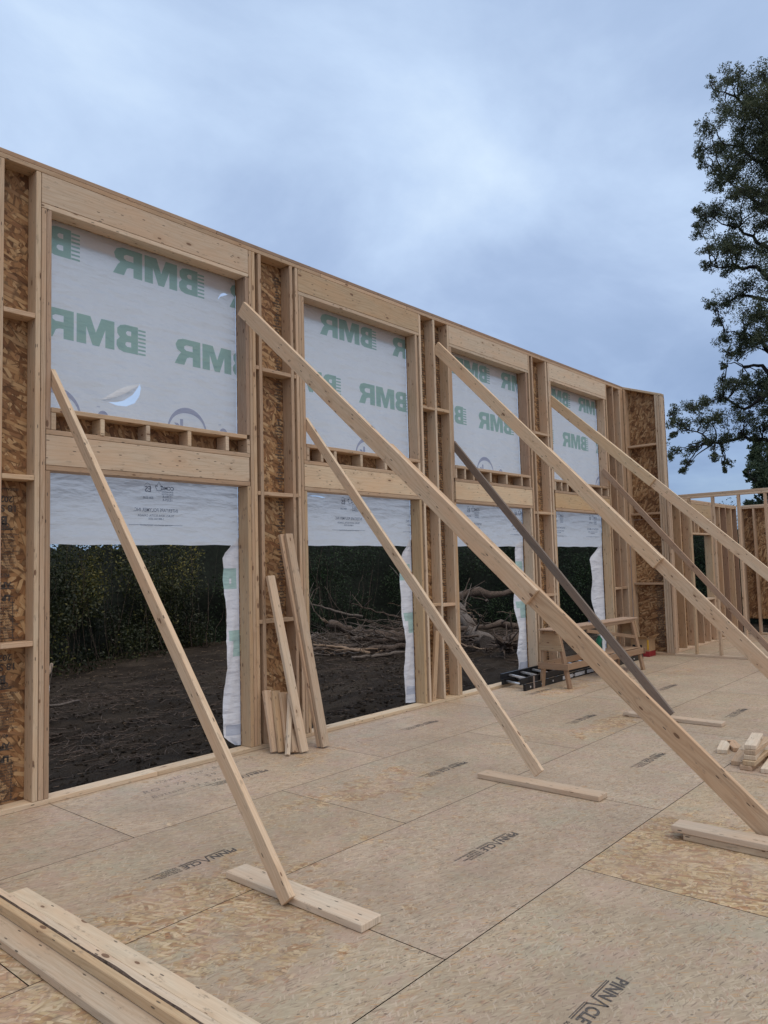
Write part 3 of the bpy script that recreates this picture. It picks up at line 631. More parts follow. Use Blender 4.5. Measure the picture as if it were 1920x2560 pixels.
for i, (a, b_) in enumerate(OP):
    x0, x1 = a-0.002, b_+0.002
    A_ = Acc()
    for k in range(-1, 10):
        for base, z in ((3.225, 4.23), (2.606, 3.56)):
            xx = base+1.22*k
            if xx < x1 and xx+0.95 > x0: bmr(A_, xx, z)
        cx = 3.97+1.22*k
        if x0-0.3 < cx < x1+0.3:
            A_.add(shape_tris(arcband(cx, 2.93, 0.213, 0.235, 0.05)), lambda v: (v[0], YW-0.0015, v[1]), 2)
            mtext(A_, 'k', cx-0.085, 2.93, 0.17, 0.008, 2); mtext(A_, 'c', cx-0.01, 2.92, 0.15, 0.006, 2); mtext(A_, 'u', cx+0.07, 2.90, 0.14, 0.004, 2)
            A_.add(shape_tris(arcband(cx+0.40, 2.965, 0.05, 0.06, 0.03)), lambda v: (v[0], YW-0.0015, v[1]), 2); mtext(A_, 'TM', cx+0.36, 3.045, 0.022, 0, 2)
    A_ = clip_acc(A_, x0, x1, 2.93, 4.55)
    outer = [(x0, 2.93), (x1, 2.93), (x1, 4.55), (x0, 4.55)]; holes = []
    if i == 0:
        holes = [[(3.20, 3.105), (3.27, 3.088), (3.36, 3.092), (3.44, 3.13), (3.485, 3.20), (3.50, 3.27), (3.488, 3.315), (3.47, 3.27), (3.42, 3.20), (3.34, 3.14), (3.27, 3.115)],
                 [(4.32, 4.262), (4.35, 4.30), (4.40, 4.325), (4.44, 4.345), (4.40, 4.352), (4.36, 4.335), (4.335, 4.30)]]
    sheet(A_, [outer]+holes)
    A_.obj('house_wrap', [M_WRAP, M_WGREEN, M_WGREY, M_WTEXT], W1w, ((a+b_)/2, YW, 3.7))
    if i == 0:   # torn flap curling inwards above the rip
        bm = bmesh.new(); nn = 10
        top = [(3.13+0.037*k, 3.125+0.19*(k/10)**1.5) for k in range(nn+1)]; g_ = []
        for s_ in range(5):
            g_.append([bm.verts.new((tx, YW-0.004-0.022*math.sin(s_/4*1.9)*math.sin(math.pi*k/nn), tz+0.055*(1-s_/4)*math.sin(math.pi*k/nn)-0.008)) for k, (tx, tz) in enumerate(top)])
        for p, q in zip(g_, g_[1:]):
            for k in range(nn): f = bm.faces.new((p[k], p[k+1], q[k+1], q[k])); f.smooth = True
        bm_obj('wrap_flap', bm, [M_WRAP], W1w).location = -Vector(W1w.location)
    # lower sheet hanging from the header
    B_ = Acc()
    for k in range(-2, 10):
        ux = 3.41+1.21*k
        if ux > x1 or ux+0.5 < x0: continue
        mtext(B_, 'ES', ux+0.155, 2.375, 0.07, 0.0012, 3, 0.95); B_.add(shape_tris(arcband(ux+0.15, 2.40, .035, .052, .004)), lambda v: (v[0], YW-0.0015, v[1]), 3)
        mtext(B_, 'ESR-2235', ux+0.155, 2.315, 0.026, 0.0004)
        leaf = [(0, .055), (.012, .03), (.024, .036), (.020, .010), (.040, .022), (.052, .012), (.045, -.005), (.030, -.018), (.034, -.028), (.004, -.026), (.0, -.05), (-.004, -.026), (-.034, -.028), (-.030, -.018), (-.045, -.005), (-.052, .012), (-.040, .022), (-.020, .010), (-.024, .036), (-.012, .03)]
        B_.add(shape_tris([[(x*0.8, z) for x, z in leaf], [(x*0.66, z*0.84+0.001) for x, z in leaf]]), lambda v: (ux+0.262+v[0]*0.9, YW-0.0015, 2.415+v[1]*1.05), 3)
        mtext(B_, 'CCMC', ux+0.348, 2.398, 0.045, 0.0012); mtext(B_, 'EVALUATION', ux+0.348, 2.374, 0.019, .0002); mtext(B_, 'EVALUATION', ux+0.348, 2.354, 0.019, .0002)
        mtext(B_, '13292-R', ux+0.348, 2.328, 0.030, .0004); mtext(B_, '13329-R', ux+0.348, 2.300, 0.030, .0004)
        mtext(B_, 'INTERTAPE POLYMER INC.', ux+0.235, 2.203, 0.043, .0003, 3, 0.86); mtext(B_, 'TRURO, NOVA SCOTIA, CANADA', ux+0.235, 2.160, 0.028, .0002, 3, 0.84); mtext(B_, '1-888-565-2555', ux+0.235, 2.134, 0.024, .0002)
        B_.add(rect(ux-0.03, 2.086, ux+0.50, 2.089), lambda v: (v[0], YW-0.0015, v[1]), 3); mtext(B_, 'MODIFIED TECHNOLOGY FIRE RETARDANT', ux+0.235, 2.080, 0.016, 0, 3)
    B_ = clip_acc(B_, x0, x1, 1.92, 2.52)
    edge = [(x0+(x1-x0)*k/14, 1.915+0.004*math.sin(k*1.7+i)) for k in range(15)]
    hol = []
    if i == 1: hol = [[(5.46, 2.442), (5.52, 2.436), (5.58, 2.438), (5.66, 2.428), (5.72, 2.432), (5.66, 2.444), (5.58, 2.450), (5.52, 2.448)]]
    sheet(B_, [edge + [(x1, 2.52), (x0, 2.52)]] + hol)
    B_.obj('house_wrap', [M_WRAP, M_WGREEN, M_WGREY, M_WTEXT], W1w, ((a+b_)/2, YW, 2.2))
    # loose strips left hanging at both sides of the door opening
    rr = random.Random(40+i)
    prof = {0: [(1.98, .01), (1.93, .05), (1.82, .15), (1.70, .122), (1.3, .118), (.9, .135), (.6, .14), (.3, .146), (.13, .155), (.04, .03)],
            1: [(1.98, .03), (1.92, .08), (1.82, .165), (1.6, .15), (1.25, .15), (.9, .145), (.62, .16), (.58, .14), (.3, .13), (.04, .10)],
            2: [(1.99, .10), (1.93, .22), (1.84, .24), (1.66, .19), (1.2, .20), (.7, .19), (.44, .22), (.38, .245), (.25, .20), (.13, .19), (.04, .18)],
            3: [(2.0, .02), (1.9, .12), (1.72, .47), (1.6, .43), (1.2, .38), (.9, .32), (.65, .27), (.3, .25), (.04, .24)]}[i]
    for side in (1, -1):
        bm = bmesh.new(); G = []
        for r_ in range(41):
            z = 1.99-1.95*r_/40; wd = prof[0][1] if z > 1 else prof[-1][1]
            for (za, wa), (zb, wb) in zip(prof, prof[1:]):
                if zb <= z <= za: wd = wa+(wb-wa)*(za-z)/(za-zb); break
            wd = wd if side == 1 else (0.03+0.045*abs(math.sin(z*2.2+i)))
            wd += rr.uniform(-.004, .004)
            row_ = []
            for c_ in range(7):
                s_ = c_/6; xx = (b_+0.012-(wd+.012)*s_) if side == 1 else (a-0.012+(wd+.012)*s_)
                yy = 0.166 + 0.03*s_*math.sin(z*5+i) + 0.012*math.sin(s_*9+z*11) * s_ + 0.03*s_
                row_.append(bm.verts.new((xx, yy, z)))
            G.append(row_)
        for r_, (p, q) in enumerate(zip(G, G[1:])):
            for k in range(6):
                f = bm.faces.new((p[k], p[k+1], q[k+1], q[k])); f.smooth = True; z = 1.99-1.95*(r_+.5)/40
                if side == 1 and i != 3 and ((1.50 < z < 1.72 and 1 <= k <= 5 and not (k in (3,) and (1.55 < z < 1.58 or 1.63 < z < 1.67))) or (0.88 < z < 1.12 and k <= 4 and not (k >= 3 and z < 1.0))): f.material_index = 1
                if side == 1 and 0.12 < z < 0.22 and k < 5: f.material_index = 2
        o = bm_obj('wrap_strip', bm, [M_STRIP, M_SGREEN, M_SGREY], W1w); o.location = -Vector(W1w.location)

# ------------------------------------------------------------------ tall return wall at the far corner, top raked
RW = empty('return_wall', (13.34, -0.33, 0), 'narrow tall sheathed wall with a sloping top at the far corner', 'wall')
def rake(y): return 4.858 + y*0.345
for nm, ya, yb in (('stud', -0.040, -0.002), ('stud', -0.612, -0.574), ('stud', -0.652, -0.614), ('stud', -0.692, -0.654)):
    o = plank(nm, (13.30+.04, (ya+yb)/2, 0.04), (13.30+.04, (ya+yb)/2, rake((ya+yb)/2)-0.045), (1, 0, 0), 0.138, abs(yb-ya)-0.002, M_PALE if ya < -.6 else M_SPF, RW, 0.001)
plank('top_plate', (13.34, 0.03, rake(0.03)-0.020), (13.34, -0.70, rake(-0.70)-0.020), (1, 0, 0), 0.14, 0.037, M_PALE, RW)
bx('bottom_plate', 13.27, 13.41, -0.70, -0.003, 0.001, 0.038, M_SPF, RW)
bx('sheathing', 13.412, 13.423, -0.695, -0.0, -.28, 2.40, M_OSB, RW, 0, 0)
me = bpy.data.meshes.new('sheathing'); yz = [(-.695, 2.403), (.14, 2.403), (.14, rake(.14)-.004), (-.695, rake(-.695)-.004)]
me.from_pydata([(x, y, z) for x in (13.412, 13.423) for y, z in yz], [], [(0, 1, 2, 3), (7, 6, 5, 4), (0, 4, 5, 1), (1, 5, 6, 2), (2, 6, 7, 3), (3, 7, 4, 0)])
uvl = me.uv_layers.new(); [setattr(uvl.data[l.index], 'uv', (me.vertices[l.vertex_index].co.y, me.vertices[l.vertex_index].co.z)) for l in me.loops]
o = link('sheathing', me, RW, [M_OSB]); o.location = -Vector(RW.location)
for z in (1.225, 2.475, 3.71): bx('blocking', 13.272, 13.408, -0.572, -0.042, z, z+0.036, M_SPF, RW)
ST = Acc()
for z in [0.12+0.03*k for k in range(60)]:
    V_, F_ = text_tris(['OSB SHEATHING', '18 SEP 2025', 'APA RATED', 'LP CANADA'][int(z*33) % 4], 0.024, 0.0012)
    if abs(z-1.24) > .03: ST.add((V_, F_), lambda v: (13.4105, -0.44+v[0]*-0.9, z+v[1]))
ST.obj('stamp_print', [M_INK], RW)
o = bx('house_wrap', 13.424, 13.427, -0.70, 0.10, -.1, 4.56, M_WRAP, RW, 0, 0)

# ------------------------------------------------------------------ low open stud partition
PW = empty('stud_partition', (13.32, -4.0, 0), 'low open stud partition running right from the tall corner', 'wall')
bx('bottom_plate', 13.275, 13.365, -3.2, -0.703, 0.001, 0.038, M_PALE, PW); bx('bottom_plate', 13.275, 13.365, -8, -3.203, 0.001, 0.038, M_PALE, PW)
bx('top_plate', 13.275, 13.365, -8, -0.703, 2.708, 2.745, M_PALE, PW); bx('top_plate', 13.275, 13.365, -8, -0.755, 2.747, 2.785, M_PALE, PW)
k = 0
for y in (-0.735, -1.09, -1.487, -1.90, -2.31, -2.72, -3.13, -3.55, -4.0, -4.4, -5.0, -5.6, -6.4, -7.2): plank('stud', (13.32, y+.019, .04), (13.32, y+.019, 2.706), (1, 0, 0), .088, .037, random.choice((M_SPF, M_PALE)), PW, 0.006)

# ------------------------------------------------------------------ far room: window wall and end wall
FB = empty('window_wall', (15.6, -0.53, 0), 'low stud wall with one small window in the far room', 'wall')
y0, y1 = -0.62, -0.48
bx('bottom_plate', 13.42, 17.6, y0, y1, 0.001, .038, M_PALE, FB)
bx('top_plate', 13.42, 17.6, y0, y1, 2.72, 2.757, M_SPF, FB); bx('top_plate', 13.42, 17.6, y0, y1, 2.759, 2.797, M_SPF, FB)
for x in (13.44, 13.485, 13.53, 13.70, 14.12, 14.60, 14.645, 15.86, 15.905, 16.02, 16.41, 16.82, 17.20, 17.54): bx('stud', x, x+.0375, y0, y1, .04, 2.718, random.choice((M_SPF, M_SPF, M_BROWN)), FB, 0.002)
bx('header', 14.685, 15.858, y0, y0+.038, 2.47, 2.716, M_YEL, FB); bx('header', 14.685, 15.858, y1-.038, y1, 2.47, 2.716, M_SPF, FB)
bx('header_plate', 14.685, 15.858, y0, y1, 2.13, 2.166, M_SPF, FB); bx('header_plate', 14.685, 15.858, y0, y1, 2.43, 2.466, M_SPF, FB)
bx('window_sill', 14.685, 15.858, y0-.001, y1, .845, .88, M_PALE, FB)
for x in (14.687, 15.08, 15.45, 15.82): bx('cripple_stud', x, x+.037, y0+.001, y1, .04, .842, M_SPF, FB)
for x in (14.687, 14.87, 15.08, 15.82): bx('cripple_stud', x, x+.037, y0+.001, y1, 2.169, 2.427, M_SPF, FB)
bx('jack_stud', 15.821, 15.857, y0, y1, .883, 2.128, M_YEL, FB); bx('jack_stud', 14.687, 14.722, y0, y1, .883, 2.128, M_YEL, FB)
for a, b_, z0, z1 in ((13.43, 14.70, -.2, 2.8), (15.84, 17.75, -.2, 2.8), (14.703, 15.837, -.2, .86), (14.703, 15.837, 2.15, 2.8)): bx('sheathing', a, b_, y1+.002, y1+.012, z0, z1, M_OSB, FB, 0, 0)
FC = empty('end_wall', (17.68, -3.0, 0), 'far sheathed end wall with an open gap along its foot', 'wall')
bx('bottom_plate', 17.615, 17.755, -8, -.64, .001, .038, M_PALE, FC); bx('top_plate', 17.615, 17.755, -8, -.64, 2.72, 2.757, M_SPF, FC); bx('top_plate', 17.615, 17.755, -8, -.64, 2.759, 2.797, M_PALE, FC)
for y in (-.68, -.72, -.97, -1.38, -1.78, -2.2, -2.6, -3.0, -3.4, -3.8, -4.4, -5, -5.6, -6.2, -7): bx('stud', 17.615, 17.755, y, y+.037, .04, 2.718, M_SPF, FC, 0.002)
bx('sheathing', 17.757, 17.768, -8, -.66, .335, 1.55, M_OSB, FC, 0, 0); bx('sheathing', 17.757, 17.768, -8, -.66, 1.553, 2.8, M_OSB, FC, 0, 0)

# ------------------------------------------------------------------ braces
def brace_pts(z0, m, xt, xb, yb, y):   # point on the lower edge line z = z0 + m*y
    return Vector((xt+(xb-xt)*y/yb, y, z0+m*y))
def brace(kind, z0, m, w_, xt, xb, yb, ytop, ybot, mat, par, name='plank', t=0.0375, level=False):
    a = brace_pts(z0, m, xt, xb, yb, ytop); b_ = brace_pts(z0, m, xt, xb, yb, ybot); d = (b_-a).normalized()
    nrm = Vector((0, -m, 1)).normalized(); nrm = (nrm-d*nrm.dot(d)).normalized(); nrm = -nrm if nrm.z < 0 else nrm
    off = nrm*w_/2 + Vector((t/2, 0, 0))
    return plank(name, a+off, b_+off, nrm, w_, t, mat, par, 0.002, level=level)
SM = 'light braces from the window edges to the floor'; BG = 'heavy doubled braces across the room'
for lab, z0, m, w_, xt, xb, yb, yt, ybt, mat in (
    ('pale single brace crossing the nearest door opening down to a floor block', 3.10, 1.170, .089, 2.6445, 2.574, -2.65, 0.09, -2.65, M_BRACE),
    ('pale single brace crossing the second door opening, foot beside a floor block', 3.075, 1.165, .089, 5.304, 5.158, -2.62, 0.09, -2.60, M_BRACE),
    ('dark grey weathered single brace leaning past the workbench', 3.115, 1.182, .092, 7.916, 7.8605, -2.68, 0.09, -2.60, M_GREY),
    ('brownish single brace nearest the far corner', 3.10, 1.135, .089, 12.408, 12.12, -2.70, 0.11, -2.72, M_BROWN)):
    o = brace('s', z0, m, w_, xt, xb, yb, yt, ybt, mat, None, 'wall_brace'); tag(o, lab, 'brace', SM)
for lab, z0, m, xt, xb, jy, yt, ybt, m1, m2, mid in (
    ('biggest doubled brace in front, crossing the whole room to the lower right', 4.075, .938, 4.487, 4.752, -2.87, 0.07, -4.43, M_BRACE, M_STRIPE, -1.6),
    ('doubled brace starting between the second and third windows', 4.335, 1.04, 7.562, 7.60, -2.64, 0.06, -4.25, M_BRACE, M_BRACE, -1.4),
    ('doubled brace starting at the fourth window, highest at the right edge', 4.085, .935, 10.556, 10.66, -1.46, 0.10, -4.45, M_BRACE, M_BRACE, -0.6)):
    e_ = empty('double_brace', (xb, -4.2, 0), lab, 'brace', BG)
    brace('b', z0, m, .139, xt, xb, -4.2, yt, jy, m1, e_)
    brace('b', z0, m, .139, xt+.0385, xb+.0385, -4.2, mid, ybt, m2, e_, level=True)

# ------------------------------------------------------------------ floor blocks holding the braces
FG = 'boards nailed flat on the floor under the braces'
def flat(name, x0, x1, y0, y1, z, mat, label, cat='board', group=None):
    o = plank(name, ((x0+x1)/2, y0, z+.0195), ((x0+x1)/2, y1, z+.0195), (1, 0, 0), x1-x0, .038, mat, None, 0.001, 0.004); tag(o, label, cat, group); return o
flat('floor_block', 2.613, 2.752, -3.16, -2.148, 0.001, M_BLEACH, 'short wide board flat on the floor at the nearest brace foot', group=FG)
flat('floor_block', 5.020, 5.156, -3.187, -2.17, 0.001, M_PALE, 'board flat on the floor at the foot of the second light brace', group=FG)
flat('floor_block', 7.90, 8.03, -3.125, -2.105, 0.001, M_BLEACH, 'board flat on the floor at the foot of the dark grey brace', group=FG)
flat('floor_block', 4.640, 4.780, -5.2, -3.90, 0.001, M_PALE, 'lower board of the stacked pair at the biggest brace foot', group=FG)
flat('floor_block', 4.632, 4.772, -5.2, -3.835, 0.0415, M_BLEACH, 'upper board of the stacked pair at the biggest brace foot', group=FG)
flat('floor_block', 7.40, 7.54, -5.0, -3.8, 0.001, M_BLEACH, 'board on the floor under the second doubled brace', group=FG)

# staple and pencil marks on the nearest block
# nail heads at the nearest brace foot and the carpenter's ticks on its floor block
nb = next(o for o in bpy.data.objects if o.name == 'wall_brace'); mwi = nb.matrix_local.inverted()
for yy, zz in ((-2.655, .055), (-2.67, .085), (-2.70, .075), (-2.60, .12)):
    bm = bmesh.new(); x_ = 2.644 + (2.574-2.644)*yy/-2.65
    tube_into(bm, [mwi @ Vector((x_-.0022, yy, zz)), mwi @ Vector((x_+.001, yy, zz))], [.0055, .0055], 8); bm_obj('nail', bm, [M_DARK], nb)
fb = next(o for o in bpy.data.objects if o.name == 'floor_block'); mwi = fb.matrix_local.inverted()
for yy in (-2.285, -2.395, -2.79, -2.93):
    bm = bmesh.new()
    for (a, b_) in (((yy-.008, .036), (yy+.004, .012)), ((yy+.012, .034), (yy+.004, .012))): tube_into(bm, [mwi @ Vector((2.6122, *a)), mwi @ Vector((2.6122, *b_))], [.0022, .0022], 5)
    bm_obj('pen_mark', bm, [M_DARK], fb)
# ------------------------------------------------------------------ long lumber lying at the lower left
LG = 'long lumber lying at the lower left'
flat('long_board', 1.503, 1.642, -5.2, -1.35, 0.001, M_PALE, 'flat pinkish board at the outer side of the long lumber pile', group=LG)
o = plank('long_board', (1.6285, -5.2, .041+.024), (1.6285, -1.30, .041+.024), (0, 0, 1), .047, .036, M_YEL, None, .001); tag(o, 'narrow yellow board on edge on top of the long lumber', 'board', LG)
# wany edged board: one rough bark edge
bm = bmesh.new(); rr = random.Random(3); ring = []
for k in range(90):
    y = -1.42-3.8*k/89; wv_ = 0.012*max(0, noise.noise(Vector((y*3.2, 0, 0)))+.25)+.002*rr.random()
    x0 = 1.652 + wv_
    ring.append([bm.verts.new(c) for c in ((1.650, y, .004), (1.650, y, .045), (x0+.004, y, .074), (x0+.012, y, .078), (1.702, y, .078), (1.702, y, .004))])
for p, q in zip(ring, ring[1:]):
    for k in range(6):
        f = bm.faces.new((p[k], q[k], q[(k+1) % 6], p[(k+1) % 6])); f.material_index = 1 if k in (1, 2) else 0
bm.faces.new(ring[0]); bm.faces.new(ring[-1][::-1]); bmesh.ops.recalc_face_normals(bm, faces=bm.faces)
uvl = bm.loops.layers.uv.new('UVMap')
for f in bm.faces:
    for l in f.loops: l[uvl].uv = (l.vert.co.y, l.vert.co.x+l.vert.co.z)
o = bm_obj('long_board', bm, [M_BLEACH, M_BARK]); tag(o, 'board with a rough brown bark edge in the middle of the long lumber', 'board', LG)
o = plank('long_board', (1.752, -5.2, .038), (1.752, -1.56, .038), (1, 0, 0), .092, .074, M_BLEACH, None, .001); tag(o, 'palest thick board at the inner side of the long lumber', 'board', LG)

# ------------------------------------------------------------------ boards leaning on the wall between the first two openings
SG = 'short cut boards leaning on the wall'; LGn = 'tall boards leaning on the wall'
def lean(x0, y0, x1, y1, z1, w_, t_, mat, label, group, face=(1, 0, 0)):
    o = plank('leaning_board', (x0, y0, 0.012), (x1, y1, z1), face, w_, t_, mat, None, .001); tag(o, label, 'board', group); return o
lean(4.625, -.225, 4.672, -.060, .545, .088, .036, M_SPF, 'short leaning board at the far left of the short bundle', SG)
lean(4.662, -.285, 4.742, -.100, .535, .088, .036, M_YEL, 'short leaning board second from the left in the bundle', SG)
lean(4.612, -.405, 4.800, -.245, .510, .036, .036, M_PALE, 'thin bright stick crossing the front of the short bundle', SG)
lean(4.700, -.345, 4.795, -.150, .515, .088, .036, M_SPF, 'short leaning board behind the thin bright stick', SG)
lean(4.715, -.395, 4.852, -.195, .505, .088, .036, M_PALE, 'broad pale short board at the right of the short bundle', SG)
lean(4.782, -.440, 4.748, -.045, 1.615, .088, .037, M_PALE, 'tall leaning board with pencil writing beside the short bundle', LGn)
lean(5.030, -.410, 4.930, -.025, 2.015, .088, .037, M_SPF, 'back board of the tallest leaning pair', LGn)
lean(5.035, -.455, 4.965, -.068, 2.020, .088, .037, M_PALE, 'front board of the tallest leaning pair', LGn)
lean(7.36, .05, 7.475, .05, .87, .075, .036, M_SPF, 'short board leaning inside the stud bay between second and third openings', 'boards inside the bay')

# ------------------------------------------------------------------ offcuts at the right edge
OG = 'lumber offcuts piled at the right edge'
def cut(x, y, z, l, ang, w_, label, mat=M_BLEACH, t_=.037):
    d = Vector((math.cos(ang), math.sin(ang), 0)); p = Vector((x, y, z+t_/2+.001))
    o = plank('offcut', p, p+d*l, d.cross(Vector((0, 0, 1))), w_, t_, mat, None, 0, .004); tag(o, label, 'offcut', OG); return o
cut(6.85, -3.448, 0, .36, .20, .086, 'single offcut lying apart at the left of the pile')
cut(6.99, -3.54, 0, .30, .50, .086, 'offcut slanting between the single one and the stack', M_SPF)
cut(6.92, -3.60, 0, .30, .15, .086, 'offcut half hidden behind the stack', M_PALE)
cut(6.53, -3.66, 0, .42, .15, .086, 'offcut on the floor poking out left of the stack', M_SPF)
cut(6.425, -3.755, 0, .45, -.02, .088, 'offcut at the bottom of the stack of five', M_SPF)
cut(6.428, -3.78, .0385, .46, .02, .092, 'second offcut from the bottom of the stack of five', M_YEL)
cut(6.456, -3.782, .077, .46, .10, .089, 'middle offcut of the stack of five', M_PALE)
cut(6.466, -3.782, .1155, .56, .035, .087, 'offcut just under the top one in the stack', M_SPF)
cut(6.478, -3.784, .154, .48, .15, .087, 'topmost offcut of the stack of five')
cut(6.42, -3.91, 0, .5, .1, .088, 'offcut on the floor right of the stack')
cut(6.66, -3.93, .038, .5, .25, .088, 'offcut tilted beside the stack at the picture edge')

# ------------------------------------------------------------------ extension ladder lying along the wall
LD = empty('extension_ladder', (10.3, -.2, 0), 'black fibreglass extension ladder with silver rungs lying flat by the wall', 'ladder')
xa, xb_ = 8.76, 12.6
def rail(x0, x1, y, z, h, par, flip):
    """C shaped rail"""
    bm = bmesh.new(); s = 1 if flip else -1
    prof = [(0, 0), (s*.028, 0), (s*.028, .006), (s*.006, .006), (s*.006, h-.006), (s*.028, h-.006), (s*.028, h), (0, h)]
    r0 = [bm.verts.new((x0, y+a, z+b_)) for a, b_ in prof]; r1 = [bm.verts.new((x1, y+a, z+b_)) for a, b_ in prof]
    for k in range(8): bm.faces.new((r0[k], r0[(k+1) % 8], r1[(k+1) % 8], r1[k]))
    for q in ((0, 1, 2, 3), (0, 3, 4, 7), (4, 5, 6, 7)):
        bm.faces.new([r0[i] for i in q]); bm.faces.new([r1[i] for i in q[::-1]])
    bmesh.ops.recalc_face_normals(bm, faces=bm.faces); o = bm_obj('rail', bm, [M_BLACKF], par); o.location = -Vector(par.location); return o
RB = .015   # back rails sit a little higher, on the edge of the wall plate
rail(xa, xb_, -.42, .002, .078, LD, True); rail(8.90, xb_+.1, -.010, .040, .078, LD, False)
rail(xa-.10, xb_-.3, -.385, .083, .078, LD, True); rail(8.72, xb_-.2, -.045, .121, .078, LD, False)
for k in range(12):
    x = xa+.12+.305*k
    bm = bmesh.new(); tube_into(bm, [(x, -.41, .045), (x, -.02, .083)], [.016, .016], 8); o = bm_obj('rung', bm, [M_ALU], LD); o.location = -Vector(LD.location)
    bm = bmesh.new()
    vs = [bm.verts.new((x+.06+dx, yy, zz)) for yy, zz in ((-.375, .134), (-.055, .172)) for dx in (-.020, .020)]
    vt = [bm.verts.new(v.co+Vector((0, 0, -.022))) for v in vs]
    for q in ((0, 1, 3, 2),): bm.faces.new([vs[i] for i in q]); bm.faces.new([vt[i] for i in q[::-1]])
    for i_, j_ in ((0, 1), (1, 3), (3, 2), (2, 0)): bm.faces.new((vs[i_], vs[j_], vt[j_], vt[i_]))
    bmesh.ops.recalc_face_normals(bm, faces=bm.faces); o = bm_obj('rung', bm, [M_ALU], LD); o.location = -Vector(LD.location)
    bm = bmesh.new(); tube_into(bm, [(x-.02, -.424, .04), (x-.02, -.4205, .04)], [.014, .014], 10); o = bm_obj('rung_plate', bm, [M_ALU], LD); o.location = -Vector(LD.location)
for x in (9.75, 10.12, 10.5): bx('sticker', x, x+.30, -.4235, -.4205, .018, .066, M_LABEL, LD, 0, 0)
bx('strap', 8.93, 8.97, -.425, -.4215, .0, .17, M_TAPE, LD, 0, 0)
bx('rail_foot', xa-.03, xa-.001, -.423, -.385, .001, .085, M_BLACKF, LD); bx('rail_foot', xa-.05+.09, 8.898, -.04, -.008, .041, .12, M_BLACKF, LD)

# ------------------------------------------------------------------ workbench of lumber and plywood
WB = empty('workbench', (10.3, -.66, 0), 'narrow plywood workbench on splayed legs standing over the ladder', 'workbench')
def yw(x, y): return y - 0.05*(x-9.2)
def wb(name, p0, p1, wd, w_, t_, mat=M_PLY): return plank(name, (p0[0], yw(p0[0], p0[1]), p0[2]), (p1[0], yw(p1[0], p1[1]), p1[2]), wd, w_, t_, mat, WB, 0)
wb('bench_top', (9.05, -.575, .772), (11.52, -.575, .772), (0, 1, 0), .25, .019, M_BROWN)
wb('top_rail', (9.12, -.675, .738), (11.45, -.675, .738), (0, 0, 1), .045, .036); wb('top_rail', (9.12, -.475, .738), (11.45, -.475, .738), (0, 0, 1), .045, .036)
for x in (9.20, 11.36):
    for yt, yb2 in ((-.668, -.815), (-.482, -.405)): wb('leg', (x, yb2, 0.0), (x, yt, .758), (1, 0, 0), .085, .036)
    sx_ = x-.050 if x < 10 else x+.050
    me = bpy.data.meshes.new('end_panel'); pts = [(-.40, .49), (-.76, .49), (-.70, .745), (-.44, .745)]
    Vv = [(sx_+dx, yw(x, y), z) for dx in (-.006, .006) for y, z in pts]; me.from_pydata(Vv, [], [(0, 1, 2, 3), (7, 6, 5, 4), (0, 4, 5, 1), (1, 5, 6, 2), (2, 6, 7, 3), (3, 7, 4, 0)])
    uvl = me.uv_layers.new(); [setattr(uvl.data[l.index], 'uv', (me.vertices[l.vertex_index].co.y, me.vertices[l.vertex_index].co.z)) for l in me.loops]
    o = link('end_panel', me, WB, [M_YEL]); o.location = -Vector(WB.location)
    xr = x-.055 if x < 10 else x+.055
    wb('cross_rail', (xr, -.835, .285), (xr, -.385, .285), (0, 0, 1), .085, .019)
for y in (-.805, -.395): wb('side_rail', (9.14, y, .285), (11.43, y-0.0, .285), (0, 0, 1), .085, .019)
wb('shelf', (10.35, -.60, .335), (11.40, -.60, .335), (0, 1, 0), .36, .012)
wb('side_brace', (9.9, -.71, .70), (11.3, -.73, .50), (0, 0, 1), .05, .018)

def lathe(name, prof, loc, mat, parent=None, seg=16):
    bm = bmesh.new(); R = [[bm.verts.new((r_*math.cos(2*math.pi*k/seg), r_*math.sin(2*math.pi*k/seg), z)) for k in range(seg)] for r_, z in prof]
    for p, q in zip(R, R[1:]):
        for k in range(seg): bm.faces.new((p[k], p[(k+1) % seg], q[(k+1) % seg], q[k])).smooth = True
    bm.faces.new(R[0][::-1]); bm.faces.new(R[-1]); me = bpy.data.meshes.new(name); bm.to_mesh(me); bm.free(); return link(name, me, parent, [mat], loc)
cup = empty('can', (10.33, -.60, .783), 'small white and blue can standing on the workbench top', 'can')
lathe('can_body', [(.030, 0), (.032, .004), (.032, .105), (.028, .112)], (10.33, -.60, .783), M_WHITE, cup); lathe('can_band', [(.0328, .01), (.0328, .035)], (10.33, -.60, .783), M_BLUE, cup)
gb = empty('spray_bottle', (10.52, -.63, .343), 'green and white bottle standing on the workbench shelf', 'bottle')
lathe('bottle_body', [(.05, 0), (.055, .01), (.055, .13), (.045, .18), (.02, .22), (.018, .24)], (10.52, -.63, .343), M_GREEN, gb)
bx('bottle_label', 10.47, 10.545, -.706, -.690, .355, .51, M_WHITE, gb); lathe('bottle_cap', [(.022, 0), (.024, .01), (.024, .035), (.014, .04)], (10.52, -.63, .58), M_WHITE, gb)

